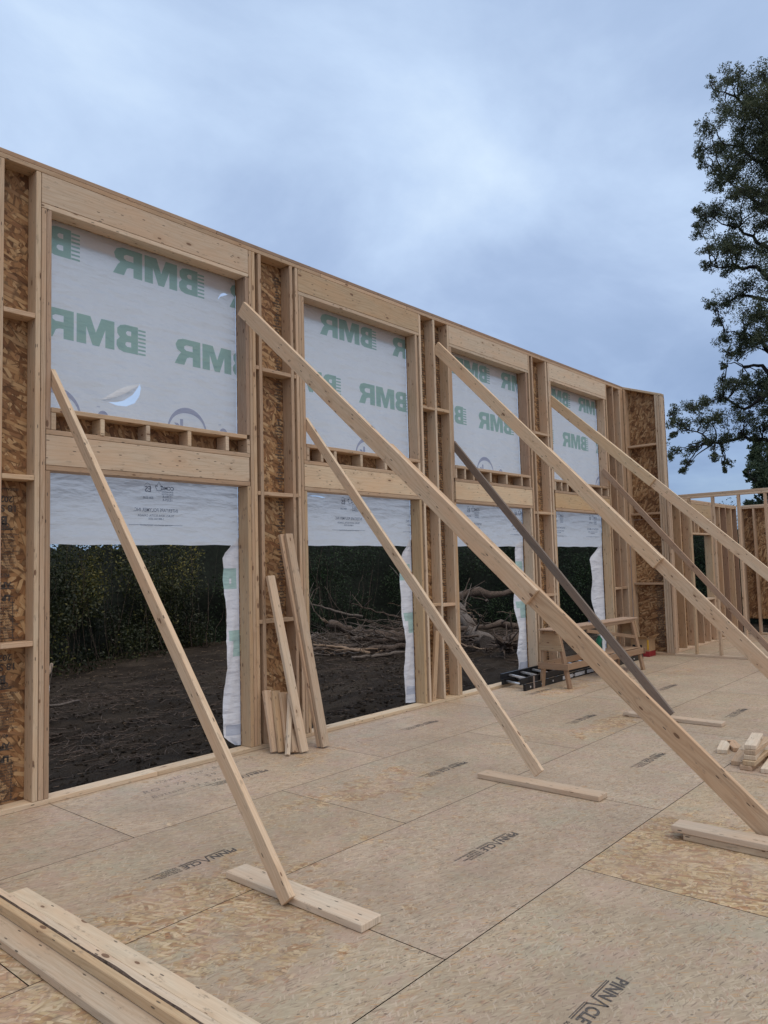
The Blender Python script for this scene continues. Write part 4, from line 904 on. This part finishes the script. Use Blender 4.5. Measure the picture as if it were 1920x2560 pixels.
# ------------------------------------------------------------------ open carton in the corner
CB = empty('carton', (13.0, -.27, 0), 'open cardboard carton with a red band beside the far corner', 'box')
c0, c1, d0, d1, hh = 12.86, 13.14, -.42, -.10, .30
for nm, A4 in (('carton_side', (c0, c0+.006, d0, d1, .002, hh)), ('carton_side', (c1-.006, c1, d0, d1, .002, hh)), ('carton_side', (c0+.006, c1-.006, d0, d0+.006, .002, hh)), ('carton_side', (c0+.006, c1-.006, d1-.006, d1, .002, hh)), ('carton_bottom', (c0+.006, c1-.006, d0+.006, d1-.006, .002, .008))):
    bx(nm, *A4, M_CARD, CB, 0, 0)
plank('flap', (c0+.003, -.26, hh), (c0-.09, -.26, hh+.06), (0, 1, 0), .30, .004, M_CARD, CB, 0, 0); plank('flap', ((c0+c1)/2, d0+.003, hh), ((c0+c1)/2, d0-.09, hh+.075), (1, 0, 0), .26, .004, M_CARD, CB, 0, 0)
plank('flap', ((c0+c1)/2, d1-.003, hh), ((c0+c1)/2, d1+.06, hh+.10), (1, 0, 0), .26, .004, M_CARD, CB, 0, 0)
bx('red_band', c0-.003, c0-.0005, d0, d1, .003, .095, M_RED, CB, 0, 0); bx('red_band', c0-.002, c1, d0-.003, d0-.0005, .003, .095, M_RED, CB, 0, 0)
bx('yellow_band', c0-.004, c0-.001, d0, d0+.03, .123, .29, M_YELP, CB, 0, 0)
bx('black_print', c0-.003, c0-.0005, -.30, -.13, .13, .20, M_BLACKF, CB, 0, 0)

# ------------------------------------------------------------------ felled logs, branches and roots outside
rl = random.Random(21)
LG2 = 'felled logs and limbs on the brush pile'; RG = 'logs with roots beyond the third opening'
def log(name, pts, r0, r1, label, cat, group, mat=M_BARK, twigs=0, seg=9, split=False, stubs=0):
    bm = bmesh.new(); r0 *= .8; r1 *= .8; P = wobble(pts, 6, r0*0.55, rl); n_ = len(P); rad = [(r0+(r1-r0)*i/(n_-1))*rl.uniform(.75, 1.2) for i in range(n_)]
    tube_into(bm, P, rad, seg+2, True, 0, 0.2, rl)
    for k in range(twigs):
        i_ = rl.randrange(1, n_-1); a_ = P[i_]; d = Vector((rl.uniform(-1, .6), rl.uniform(-1, .6), rl.uniform(.15, 1.2))).normalized(); l = rl.uniform(.25, .9)
        tube_into(bm, wobble([a_, a_+d*l*.5, a_+d*l+Vector((rl.uniform(-.2, .2), 0, rl.uniform(-.1, .25)))], 2, .03, rl), [max(.006, rad[i_]*.3*(1-q/5)) for q in range(5)], 5)
    for k in range(stubs):
        d = Vector((rl.uniform(-1, .1), rl.uniform(-.8, .3), rl.uniform(-.3, .7))).normalized(); a_ = P[0]+d*r0*.3
        tube_into(bm, wobble([a_, a_+d*rl.uniform(.2, .45)], 3, .05, rl), [r0*.38, r0*.25, r0*.15, r0*.08], 6)
    if split:
        for k in range(6):
            d = (P[0]-P[1]).normalized()+Vector((rl.uniform(-.5, .5), rl.uniform(-.5, .5), rl.uniform(-.2, .7))); a_ = P[0]-d*.05
            tube_into(bm, [a_, a_+d*rl.uniform(.1, .3)], [r0*.35, .004], 4, True, 1)
    for f in bm.faces[-1:]: f.material_index = 0
    o = bm_obj(name, bm, [mat, M_SPLIT]); tag(o, label, cat, group); return o
def gp(x, y, h=0): return (x, y, GROUND+h)
def gq(x, y, h=0): return (12.4+(x-10.3)*0.74, y, GROUND+h*.80)
log('log', [gq(13.45, 9.3, .95), gq(14.2, 8.9, .62), gq(15.2, 8.3, .42), gq(16.4, 7.7, .35)], .12, .17, 'thick broken log with a splintered raised end on the brush pile', 'log', LG2, M_BARK, 3, split=True)
log('log', [gq(10.3, 8.9, .30), gq(11.4, 9.4, .38), gq(12.6, 9.6, .42), gq(13.3, 9.6, .55)], .035, .10, 'long pale log reaching left along the brush pile', 'log', LG2, M_BARKG, 4)
log('log', [gq(12.8, 8.0, .55), gq(13.8, 8.2, .40), gq(15.0, 7.7, .30), gq(16.2, 7.2, .3)], .075, .10, 'middle log with split yellow slivers in the brush pile', 'log', LG2, M_BARK, 2, split=True)
log('log', [gq(11.9, 7.9, .20), gq(13.0, 7.6, .22), gq(14.2, 7.2, .20), gq(15.6, 6.6, .2)], .08, .11, 'lowest thick log at the front of the brush pile', 'log', LG2, M_BARK, 2)
log('log', [gq(11.0, 8.0, .50), gq(11.9, 7.7, .36), gq(12.6, 7.2, .15)], .03, .055, 'pale peeled limb crossing the front of the brush pile', 'branch', LG2, M_SPLIT, 1)
log('log', [gq(10.8, 8.5, .15), gq(12.0, 8.6, .25), gq(13.6, 8.3, .22)], .05, .08, 'dark log lying under the long pale one', 'log', LG2, M_BARK, 2)
log('log', [gq(11.7, 7.2, .08), gq(12.7, 6.9, .10), gq(13.6, 6.6, .1)], .05, .06, 'short dark log on the soil in front of the pile', 'log', LG2, M_BARKG, 1)
log('branch', [gq(15.2, 9.2, 1.05), gq(14.2, 9.8, 1.35), gq(13.6, 10.3, 1.62)], .055, .012, 'bare forked limb rising high above the brush pile', 'branch', LG2, M_BARKG, 3)
log('branch', [gq(10.4, 8.6, .30), gq(10.0, 9.0, .62), gq(9.7, 9.3, .95)], .028, .008, 'thin pale twig sticking up at the left end of the pile', 'branch', LG2, M_BARKG, 2)
arc = [gq(13.35, 9.35, .98), gq(13.15, 9.6, 1.35), gq(13.3, 9.9, 1.75), gq(13.9, 10.2, 2.05), gq(14.5, 10.4, 2.15)]
log('branch', arc, .022, .005, 'thin curved sapling arching over the brush pile', 'branch', LG2, M_BARK, 3)
log('branch', [gq(13.9, 8.9, .8), gq(13.85, 9.0, 1.1), gq(13.8, 9.1, 1.4)], .018, .006, 'upright twig standing out of the brush pile', 'branch', LG2, M_BARK, 1)
# third opening
log('log', [gp(16.2, 5.1, .26), gp(17.0, 6.2, .62), gp(17.8, 7.2, .95), gp(18.8, 8.6, 1.25)], .26, .13, 'thick bark log slanting up from its root plate', 'log', RG, M_BARKG, 5, 11)
log('log', [gp(18.0, 9.2, 1.20), gp(19.8, 8.2, 1.32), gp(22.0, 7.0, 1.35)], .17, .14, 'level log lying high behind the slanting one', 'log', RG, M_BARK, 6, 10)
log('log', [gp(16.4, 6.2, .55), gp(17.6, 5.6, .60), gp(19.2, 4.8, .5)], .10, .12, 'middle log covered in loose bark beside the roots', 'log', RG, M_BARK, 5)
log('root_stump', [gp(14.75, 5.75, .50), gp(15.4, 6.1, .48), gp(16.2, 6.4, .5)], .27, .20, 'tangled root ball facing left beside the logs', 'stump', RG, M_BARKG, 7, 9, False, 22)
log('root_stump', [gp(15.6, 4.2, .30), gp(16.3, 4.4, .32), gp(17.2, 4.6, .3)], .20, .16, 'smaller root clump at the front right of the logs', 'stump', RG, M_BARK, 6, 9, False, 18)
log('branch', [gp(17.2, 7.2, .9), gp(16.9, 8.2, 1.7), gp(16.8, 8.8, 2.3)], .03, .008, 'thin branch poking up above the rooted logs', 'branch', RG, M_BARKG, 3)
for k, (a_, b_, lb) in enumerate(((17.2, 6.9, 'short upright stub left of the high log'), (18.1, 7.2, 'forked upright stub right of the high log'))):
    log('branch', [gp(a_, b_, .7), gp(a_+.1, b_, 1.1), gp(a_+.05, b_, 1.5)], .03, .012, lb, 'branch', RG, M_BARKG, 1)
# thin broken limbs tangled through both piles
def tangle(name, n, boxes, mat, label, rmax=.03):
    bm = bmesh.new()
    for k in range(n):
        x0_, x1_, y0_, y1_, h_ = boxes[rl.randrange(len(boxes))]
        a_ = Vector((rl.uniform(x0_, x1_), rl.uniform(y0_, y1_), GROUND+rl.uniform(.02, h_))); an = rl.gauss(2.7, .7); l = rl.uniform(.4, 1.9)
        d = Vector((math.cos(an)*l, math.sin(an)*l, rl.uniform(-.15, .35)*l)); b_ = a_+d; b_.z = max(b_.z, GROUND+.02)
        P = wobble([a_, a_.lerp(b_, .5)+Vector((0, 0, rl.uniform(-.05, .12))), b_], 4, .035, rl); r_ = rl.uniform(.006, rmax)
        tube_into(bm, P, [r_*(1-.7*i/(len(P)-1)) for i in range(len(P))], 6, True, 1 if rl.random() < .18 else 0, .15, rl)
        for q in range(2):
            i_ = rl.randrange(2, len(P)-1); e_ = Vector((rl.gauss(0, .25), rl.gauss(0, .25), rl.uniform(-.05, .4))); tube_into(bm, wobble([P[i_], P[i_]+e_], 3, .02, rl), [r_*.5, r_*.4, r_*.3, r_*.2], 4)
    o = bm_obj(name, bm, [mat, M_SPLIT]); tag(o, label, 'branches', kind='stuff'); return o
tangle('brush_tangle', 75, [(13.9, 16.6, 7.2, 9.2, .45), (14.6, 17.0, 7.5, 9.2, .65), (13.4, 15, 7.8, 9.0, .25)], M_BARKG, 'tangle of thin broken limbs filling the brush pile')
tangle('root_tangle', 110, [(14.8, 18.5, 4.6, 7.6, .7), (16, 19.5, 6.5, 9.2, 1.2)], M_BARK, 'tangle of roots and thin limbs around the rooted logs', .035)
# left opening: loose branches
LB = 'loose branches on the soil by the first opening'
log('branch', [gp(4.9, 5.6, .05), gp(5.6, 6.6, .45), gp(6.1, 7.3, .75)], .055, .035, 'split pale branch slanting up at the left edge of the first opening', 'branch', LB, M_SPLIT, 0)
log('branch', [gp(4.4, 4.9, .05), gp(5.2, 5.9, .30), gp(6.2, 6.5, .2)], .05, .02, 'dark forked branch lying low at the left of the first opening', 'branch', LB, M_BARKG, 4)
log('branch', [gp(5.0, 7.3, .10), gp(5.6, 7.9, .85), gp(6.4, 9.3, .9)], .06, .03, 'thick bent branch against the undergrowth on the left', 'branch', LB, M_BARKG, 1)

# small sticks, roots and leaf litter strewn over the soil
def sticks(name, n, areas, rmin, rmax, lmin, lmax, mat, label):
    V = []; F = []
    for k in range(n):
        cx_, cy_, sx_, sy_ = areas[rl.randrange(len(areas))]; x, y = rl.gauss(cx_, sx_), rl.gauss(cy_, sy_)
        if y < 0.6: continue
        l = rl.uniform(lmin, lmax); a_ = rl.uniform(0, math.pi)*.6-.3+(.0 if rl.random() < .7 else 1.2); r_ = rl.uniform(rmin, rmax); z = ground_z(x, y)+r_+rl.uniform(0, .03)
        pts = [Vector((x+math.cos(a_)*l*(s-.5)+rl.uniform(-.05, .05)*l, y+math.sin(a_)*l*(s-.5)+rl.uniform(-.12, .12)*l, z+rl.uniform(0, .10)*l)) for s in (0, .35, .7, 1)]
        b0 = len(V)
        for i_, p in enumerate(pts):
            rr_ = r_*(1-.25*i_)
            for q in range(4): V.append((p.x+rr_*math.cos(q*1.57)*math.sin(a_), p.y-rr_*math.cos(q*1.57)*math.cos(a_), p.z+rr_*math.sin(q*1.57)))
        for i_ in range(3):
            for q in range(4): F.append((b0+i_*4+q, b0+i_*4+(q+1) % 4, b0+i_*4+4+(q+1) % 4, b0+i_*4+4+q))
    o = mesh_np(name, np.array(V), np.array(F), [mat]); tag(o, label, 'debris', kind='stuff'); return o
sticks('scattered_sticks', 800, [(5.6, 5.2, 1.0, 1.4), (5.0, 4.0, .5, 1.0), (7.5, 6.5, 2, 1.8), (9, 6, 3, 2.5), (6.8, 7.5, .8, .5)], .003, .009, .12, .6, M_BARK, 'loose sticks and torn roots strewn on the dark soil')
sticks('scattered_twigs', 900, [(14.5, 7.8, 1.4, .8), (13.5, 7.2, 2.5, 1.4), (16, 5, 1.5, 1.2), (17, 7, 1.5, 1.2), (12, 5, 4, 2.5)], .004, .012, .12, .6, M_BARK, 'small twigs and bark around the log piles')
sticks('root_litter', 1500, [(8, 5, 4, 2.8), (14, 5, 5, 2.5), (7, 10, 3, 1.0), (13, 11, 3, 1.2)], .002, .005, .03, .12, M_SPLIT, 'fine chips and root litter on the soil')

def clods(name, n, mat, label):
    V = []; F = []; oc = [(1, 0, 0), (0, 1, 0), (-1, 0, 0), (0, -1, 0), (0, 0, 1), (0, 0, -1)]; of = [(0, 1, 4), (1, 2, 4), (2, 3, 4), (3, 0, 4), (1, 0, 5), (2, 1, 5), (3, 2, 5), (0, 3, 5)]
    for k in range(n):
        y = .6+rl.random()**1.4*9.5; x = (y+5.63)*rl.uniform(.38, 1.45); r_ = rl.uniform(.008, .035)*(1 if rl.random() < .93 else 1.8); b0 = len(V); z = ground_z(x, y)
        a_ = rl.uniform(0, 6)
        for v in oc:
            q = [c*r_*rl.uniform(.6, 1.25) for c in v]; V.append((x+q[0]*math.cos(a_)-q[1]*math.sin(a_), y+q[0]*math.sin(a_)+q[1]*math.cos(a_), z+q[2]*.7+r_*.15))
        F += [tuple(i+b0 for i in f) for f in of]
    o = mesh_np(name, np.array(V), np.array(F), [mat]); tag(o, label, 'soil clods', kind='stuff')
clods('soil_clods', 6500, M_SOIL, 'crumbled clods of dark soil on the cleared ground')
# ------------------------------------------------------------------ undergrowth and cedar hedge behind
def leaves(centres, radii, counts, size, aspect, seed, flat_=0.0, droop=0.0, shade_fn=None):
    r = np.random.default_rng(seed); Vs = []; Sh = []
    for c_, rad, n_ in zip(centres, radii, counts):
        d = r.normal(size=(n_, 3)); d /= np.linalg.norm(d, axis=1)[:, None]
        p = c_ + d*(np.asarray(rad)*r.uniform(.25, 1.0, (n_, 1))**.6)
        ax = r.normal(size=(n_, 3)); ax[:, 2] = ax[:, 2]*(1-flat_)-droop; ax /= np.linalg.norm(ax, axis=1)[:, None]
        s_ = np.cross(ax, r.normal(size=(n_, 3))); s_ /= np.linalg.norm(s_, axis=1)[:, None]
        L = size*r.uniform(.6, 1.3, (n_, 1)); W = L*aspect
        q = np.stack([p-ax*L/2, p+s_*W/2-ax*L*.05, p+ax*L/2, p-s_*W/2-ax*L*.05], 1)
        Vs.append(q); Sh.append(shade_fn(p, r) if shade_fn else np.clip(r.normal(.4, .22, n_), 0, 1))
    V = np.concatenate(Vs).reshape(-1, 3); F = np.arange(len(V)).reshape(-1, 4); return V, F, np.concatenate(Sh)
path = [(-4, 10.5), (3, 10.6), (6.0, 10.4), (8, 11.2), (10.8, 12.6), (14.5, 13.9), (16.3, 12.6), (20, 11.8), (23.5, 9.5), (26, 5), (27, 0), (27, -6), (27, -16)]
def along(s):
    L_ = [math.dist(a, b) for a, b in zip(path, path[1:])]; tot = sum(L_); d = s*tot
    for (a, b), l in zip(zip(path, path[1:]), L_):
        if d <= l: k = d/l; return a[0]+(b[0]-a[0])*k, a[1]+(b[1]-a[1])*k, (-(b[1]-a[1])/l, (b[0]-a[0])/l)
        d -= l
    return path[-1][0], path[-1][1], (0, 1)
rt = random.Random(5)
cenA, radA, cntA, cenB, radB, cntB = [], [], [], [], [], []
core = []
for i in range(620):
    s = rt.random()*0.86; x, y, (nx_, ny_) = along(s); cedar = x > 14.2
    top = (3.3 if not cedar else 3.75) + 0.35*math.sin(x*1.3)+.2*math.sin(x*3.1)
    if x < 12 and not cedar: top = 3.75 + .35*math.sin(x*2.1)
    hz = rt.random(); z = hz*top; dep = rt.uniform(-0.1, 1.3)+ (hz**2)*0.5
    c_ = (x+nx_*dep, y+ny_*dep, GROUND+z); R = rt.uniform(.35, .65)
    near = x < 30
    if cedar: cenB.append(c_); radB.append((R, R, R*1.1)); cntB.append(int(190*R/.5) if near else 60)
    else: cenA.append(c_); radA.append((R, R, R)); cntA.append(int(240*R/.5*(1 if hz < .75 else .5)))
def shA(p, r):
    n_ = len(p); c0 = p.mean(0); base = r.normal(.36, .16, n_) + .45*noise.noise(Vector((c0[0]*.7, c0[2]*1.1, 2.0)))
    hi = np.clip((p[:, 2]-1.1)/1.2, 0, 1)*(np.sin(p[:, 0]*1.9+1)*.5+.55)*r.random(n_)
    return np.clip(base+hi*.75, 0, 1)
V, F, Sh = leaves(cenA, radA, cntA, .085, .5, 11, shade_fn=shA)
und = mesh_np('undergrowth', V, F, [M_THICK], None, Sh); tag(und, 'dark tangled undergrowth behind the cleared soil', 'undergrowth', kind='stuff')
def shB(p, r):
    c0 = p.mean(0); return np.clip(r.normal(.42, .18, len(p)) + .5*noise.noise(Vector((c0[0]*.6, c0[2]*1.3, 8.0))), 0, 1)
V, F, Sh = leaves(cenB, radB, cntB, .085, .38, 12, droop=.5, shade_fn=shB)
hed = mesh_np('cedar_hedge', V, F, [M_CEDAR], None, Sh); tag(hed, 'dense dark cedar hedge behind the log piles', 'hedge', kind='stuff')
# stems and a dark leafy core so the mass closes behind the front leaves
bm = bmesh.new()
for i in range(230):
    s = rt.random()*.45; x, y, nn_ = along(s); dep = rt.uniform(-.1, 1.0); x += nn_[0]*dep; y += nn_[1]*dep; h = rt.uniform(1.2, 3.7); r_ = rt.uniform(.003, .009) if rt.random() < .85 else .018
    lx, ly = rt.uniform(-.9, .9), rt.uniform(-.4, .4)
    tube_into(bm, wobble([(x, y, GROUND), (x+lx*.5, y+ly*.5, GROUND+h*.5), (x+lx, y+ly, GROUND+h)], 3, .07, rt), [r_*(1-q/8) for q in range(7)], 4, False)
st = bm_obj('thicket_stems', bm, [M_BARK]); tag(st, 'bare grey vines and stems in the undergrowth', 'stems', kind='stuff')
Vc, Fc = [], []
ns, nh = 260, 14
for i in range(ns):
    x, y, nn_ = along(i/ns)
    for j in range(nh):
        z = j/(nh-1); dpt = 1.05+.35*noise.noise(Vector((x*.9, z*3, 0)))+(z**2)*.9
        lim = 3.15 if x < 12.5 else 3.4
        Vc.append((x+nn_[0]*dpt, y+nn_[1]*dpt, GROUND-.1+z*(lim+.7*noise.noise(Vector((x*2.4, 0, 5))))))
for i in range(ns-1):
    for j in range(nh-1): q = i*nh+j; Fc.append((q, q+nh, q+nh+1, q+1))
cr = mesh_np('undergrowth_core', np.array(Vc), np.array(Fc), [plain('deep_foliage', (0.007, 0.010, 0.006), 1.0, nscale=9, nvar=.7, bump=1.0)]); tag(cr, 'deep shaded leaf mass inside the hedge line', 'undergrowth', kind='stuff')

# ------------------------------------------------------------------ tall tree at the right
def tree(name, clumps, limbs, trunk, HD, leaf, aspect, mat, label, dens, seed, conv, trunk_r, spread=1.6):
    root = empty(name, tuple(Vector((conv(*trunk[0], HD).x, conv(*trunk[0], HD).y, GROUND))), label, 'tree', 'trees beyond the house')
    rr = random.Random(seed); org = Vector(root.location)
    bm = bmesh.new(); T_ = [conv(*p, HD) for p in trunk]; T_[0] = Vector((T_[0].x, T_[0].y, GROUND-.1)); P = wobble(T_, 4, .05, rr)
    tube_into(bm, P, [trunk_r*(1-.8*i/(len(P)-1)) for i in range(len(P))], 10); skel = list(P)
    o = bm_obj('trunk', bm, [M_TREEB], root); o.location = -org
    for lb in limbs:
        bm = bmesh.new(); dd = rr.uniform(-1.2, 1.2); L_ = [conv(*p, HD+dd*(i/len(lb))) for i, p in enumerate(lb)]; P = wobble(L_, 4, .05, rr)
        tube_into(bm, P, [max(.012, trunk_r*.24*(1-.93*i/(len(P)-1))) for i in range(len(P))], 6); skel += P
        o = bm_obj('limb', bm, [M_TREEB], root); o.location = -org
    bm = bmesh.new(); cen, rad, cnt = [], [], []
    clumps = [(a+rr.gauss(0, q*.18), b+rr.gauss(0, q*.18), q*rr.uniform(.75, 1.05)) for a, b, q in clumps] + [(a+rr.gauss(0, q*.45), b+rr.gauss(0, q*.45), q*.55) for a, b, q in clumps]
    for (cx_, cy_, r_) in clumps:
        dz = rr.uniform(-spread, spread); c_ = conv(cx_, cy_, HD+dz); rm = r_*HD/FPX/1.8433
        s_ = min(skel, key=lambda q: (q-c_).length + max(0, q.z-c_.z)*.8)
        tube_into(bm, wobble([s_, s_.lerp(c_, .55)+Vector((0, 0, .1)), c_], 3, .05, rr), [.022, .02, .018, .015, .012, .009, .006], 4, False)
        for k in range(11):   # sub-sprays give the crown an uneven outline
            d = Vector((rr.gauss(0, 1), rr.gauss(0, 1), rr.gauss(0, 1))).normalized()*rm*rr.uniform(.2, 1.4); q = c_+d
            tube_into(bm, [c_, c_.lerp(q, .5)+Vector((0, 0, .03)), q+Vector((0, 0, -.04))], [.008, .006, .003], 3, False)
            sr = rm*rr.uniform(.35, .8); cen.append(tuple(q-org)); rad.append((sr, sr, sr*.75)); cnt.append(int(dens*(sr/.2)**2)+12)
    o = bm_obj('twigs', bm, [M_TREEB], root); o.location = -org
    V, F, Sh = leaves(cen, rad, cnt, leaf, aspect, seed, droop=.35)
    mesh_np('crown', V, F, [mat], root, Sh); return root
z10 = lambda a, b, hd: pix(1600+a/1.8433, 100+b/1.8433, hd)
CL = [(340,230,40),(420,190,45),(500,200,55),(570,150,55),(400,320,55),(480,300,75),(560,300,75),(330,420,50),(290,500,45),(380,480,65),(460,450,75),(550,450,75),(285,560,30),(360,600,45),(440,600,65),(540,600,75),(360,665,30),(430,700,45),(520,720,65),(280,800,45),(350,800,55),(430,830,65),(530,850,75),(280,880,35),(300,960,38),(380,950,55),(470,980,65),(560,1000,65),(325,1060,35),(400,1080,50),(500,1120,70),(330,1230,30),(400,1200,45),(480,1260,50),(570,1240,55),(355,1290,32),(390,1370,35),(470,1380,42),(560,1370,50),(405,1440,30),(392,1500,16),(460,1440,30),(405,1580,40),(480,1600,45),(560,1560,50),(370,1640,34),(300,1680,40),(230,1690,40),(155,1705,28),(135,1765,24),(200,1770,38),(280,1760,45),(350,1740,45),(440,1720,50),(520,1680,50),(580,1700,50),(150,1895,32),(210,1945,32),(195,1985,16),(250,1880,36),(320,1855,36),(390,1840,34),(335,1920,28),(405,1950,22),(390,1988,14),(470,1800,40),(560,1780,45),(160,1820,20)]
rt2 = random.Random(9)
CL += [(rt2.uniform(400, 620), rt2.uniform(240, 1480), rt2.uniform(35, 60)) for k in range(16)] + [(rt2.uniform(430, 620), rt2.uniform(1580, 1850), rt2.uniform(25, 45)) for k in range(6)]
for k in range(110):
    cy_ = rt2.uniform(120, 2000); w_ = 260*math.sin(math.pi*min(1, max(.12, (cy_-60)/2050)))**.5
    CL.append((700+rt2.uniform(-.35, 1)*w_, cy_, rt2.uniform(45, 80)))
LM = [[(690,1950),(600,1840),(480,1830),(340,1860),(260,1800),(150,1765)],[(690,1700),(590,1640),(480,1700),(380,1650),(240,1700)],[(690,1650),(560,1500),(480,1510),(450,1480)],[(680,1500),(560,1400),(470,1360),(390,1340)],[(670,1250),(560,1190),(450,1180),(350,1240)],
      [(650,1050),(580,950),(450,870),(300,810)],[(650,1150),(540,1050),(400,1050),(320,1040)],[(640,800),(560,560),(430,480),(300,500)],[(640,800),(520,740),(380,640)],[(630,450),(540,350),(430,260),(340,230)],[(630,450),(600,300),(560,150)],[(690,1800),(820,1500),(900,1300)],[(670,1300),(780,1000),(880,800)],[(650,900),(760,600),(830,400)]]
tree('tall_tree', CL, LM, [(720,2700),(700,1950),(675,1400),(650,900),(630,450),(620,180)], 24.0, .072, .34, M_LEAF, 'tall dark leafy tree at the right edge reaching into the sky', 74, 31, z10, .34)
C2 = [(560,1900,45),(545,1960,38),(590,1990,50),(570,2060,45),(495,1995,16),(515,2020,18),(540,2140,34),(600,2140,50),(640,1900,60),(700,1950,70),(680,2050,80),(760,2080,80),(620,2080,50),(500,2150,22)]
tree('small_tree', C2, [[(690,2200),(620,2080),(560,1940)],[(690,2200),(600,2130),(500,2000)]], [(700,2500),(690,2200),(680,2000)], 34.0, .13, .45, M_LEAF2, 'paler small tree low behind the partition at the right edge', 60, 33, z10, .22, 1.0)
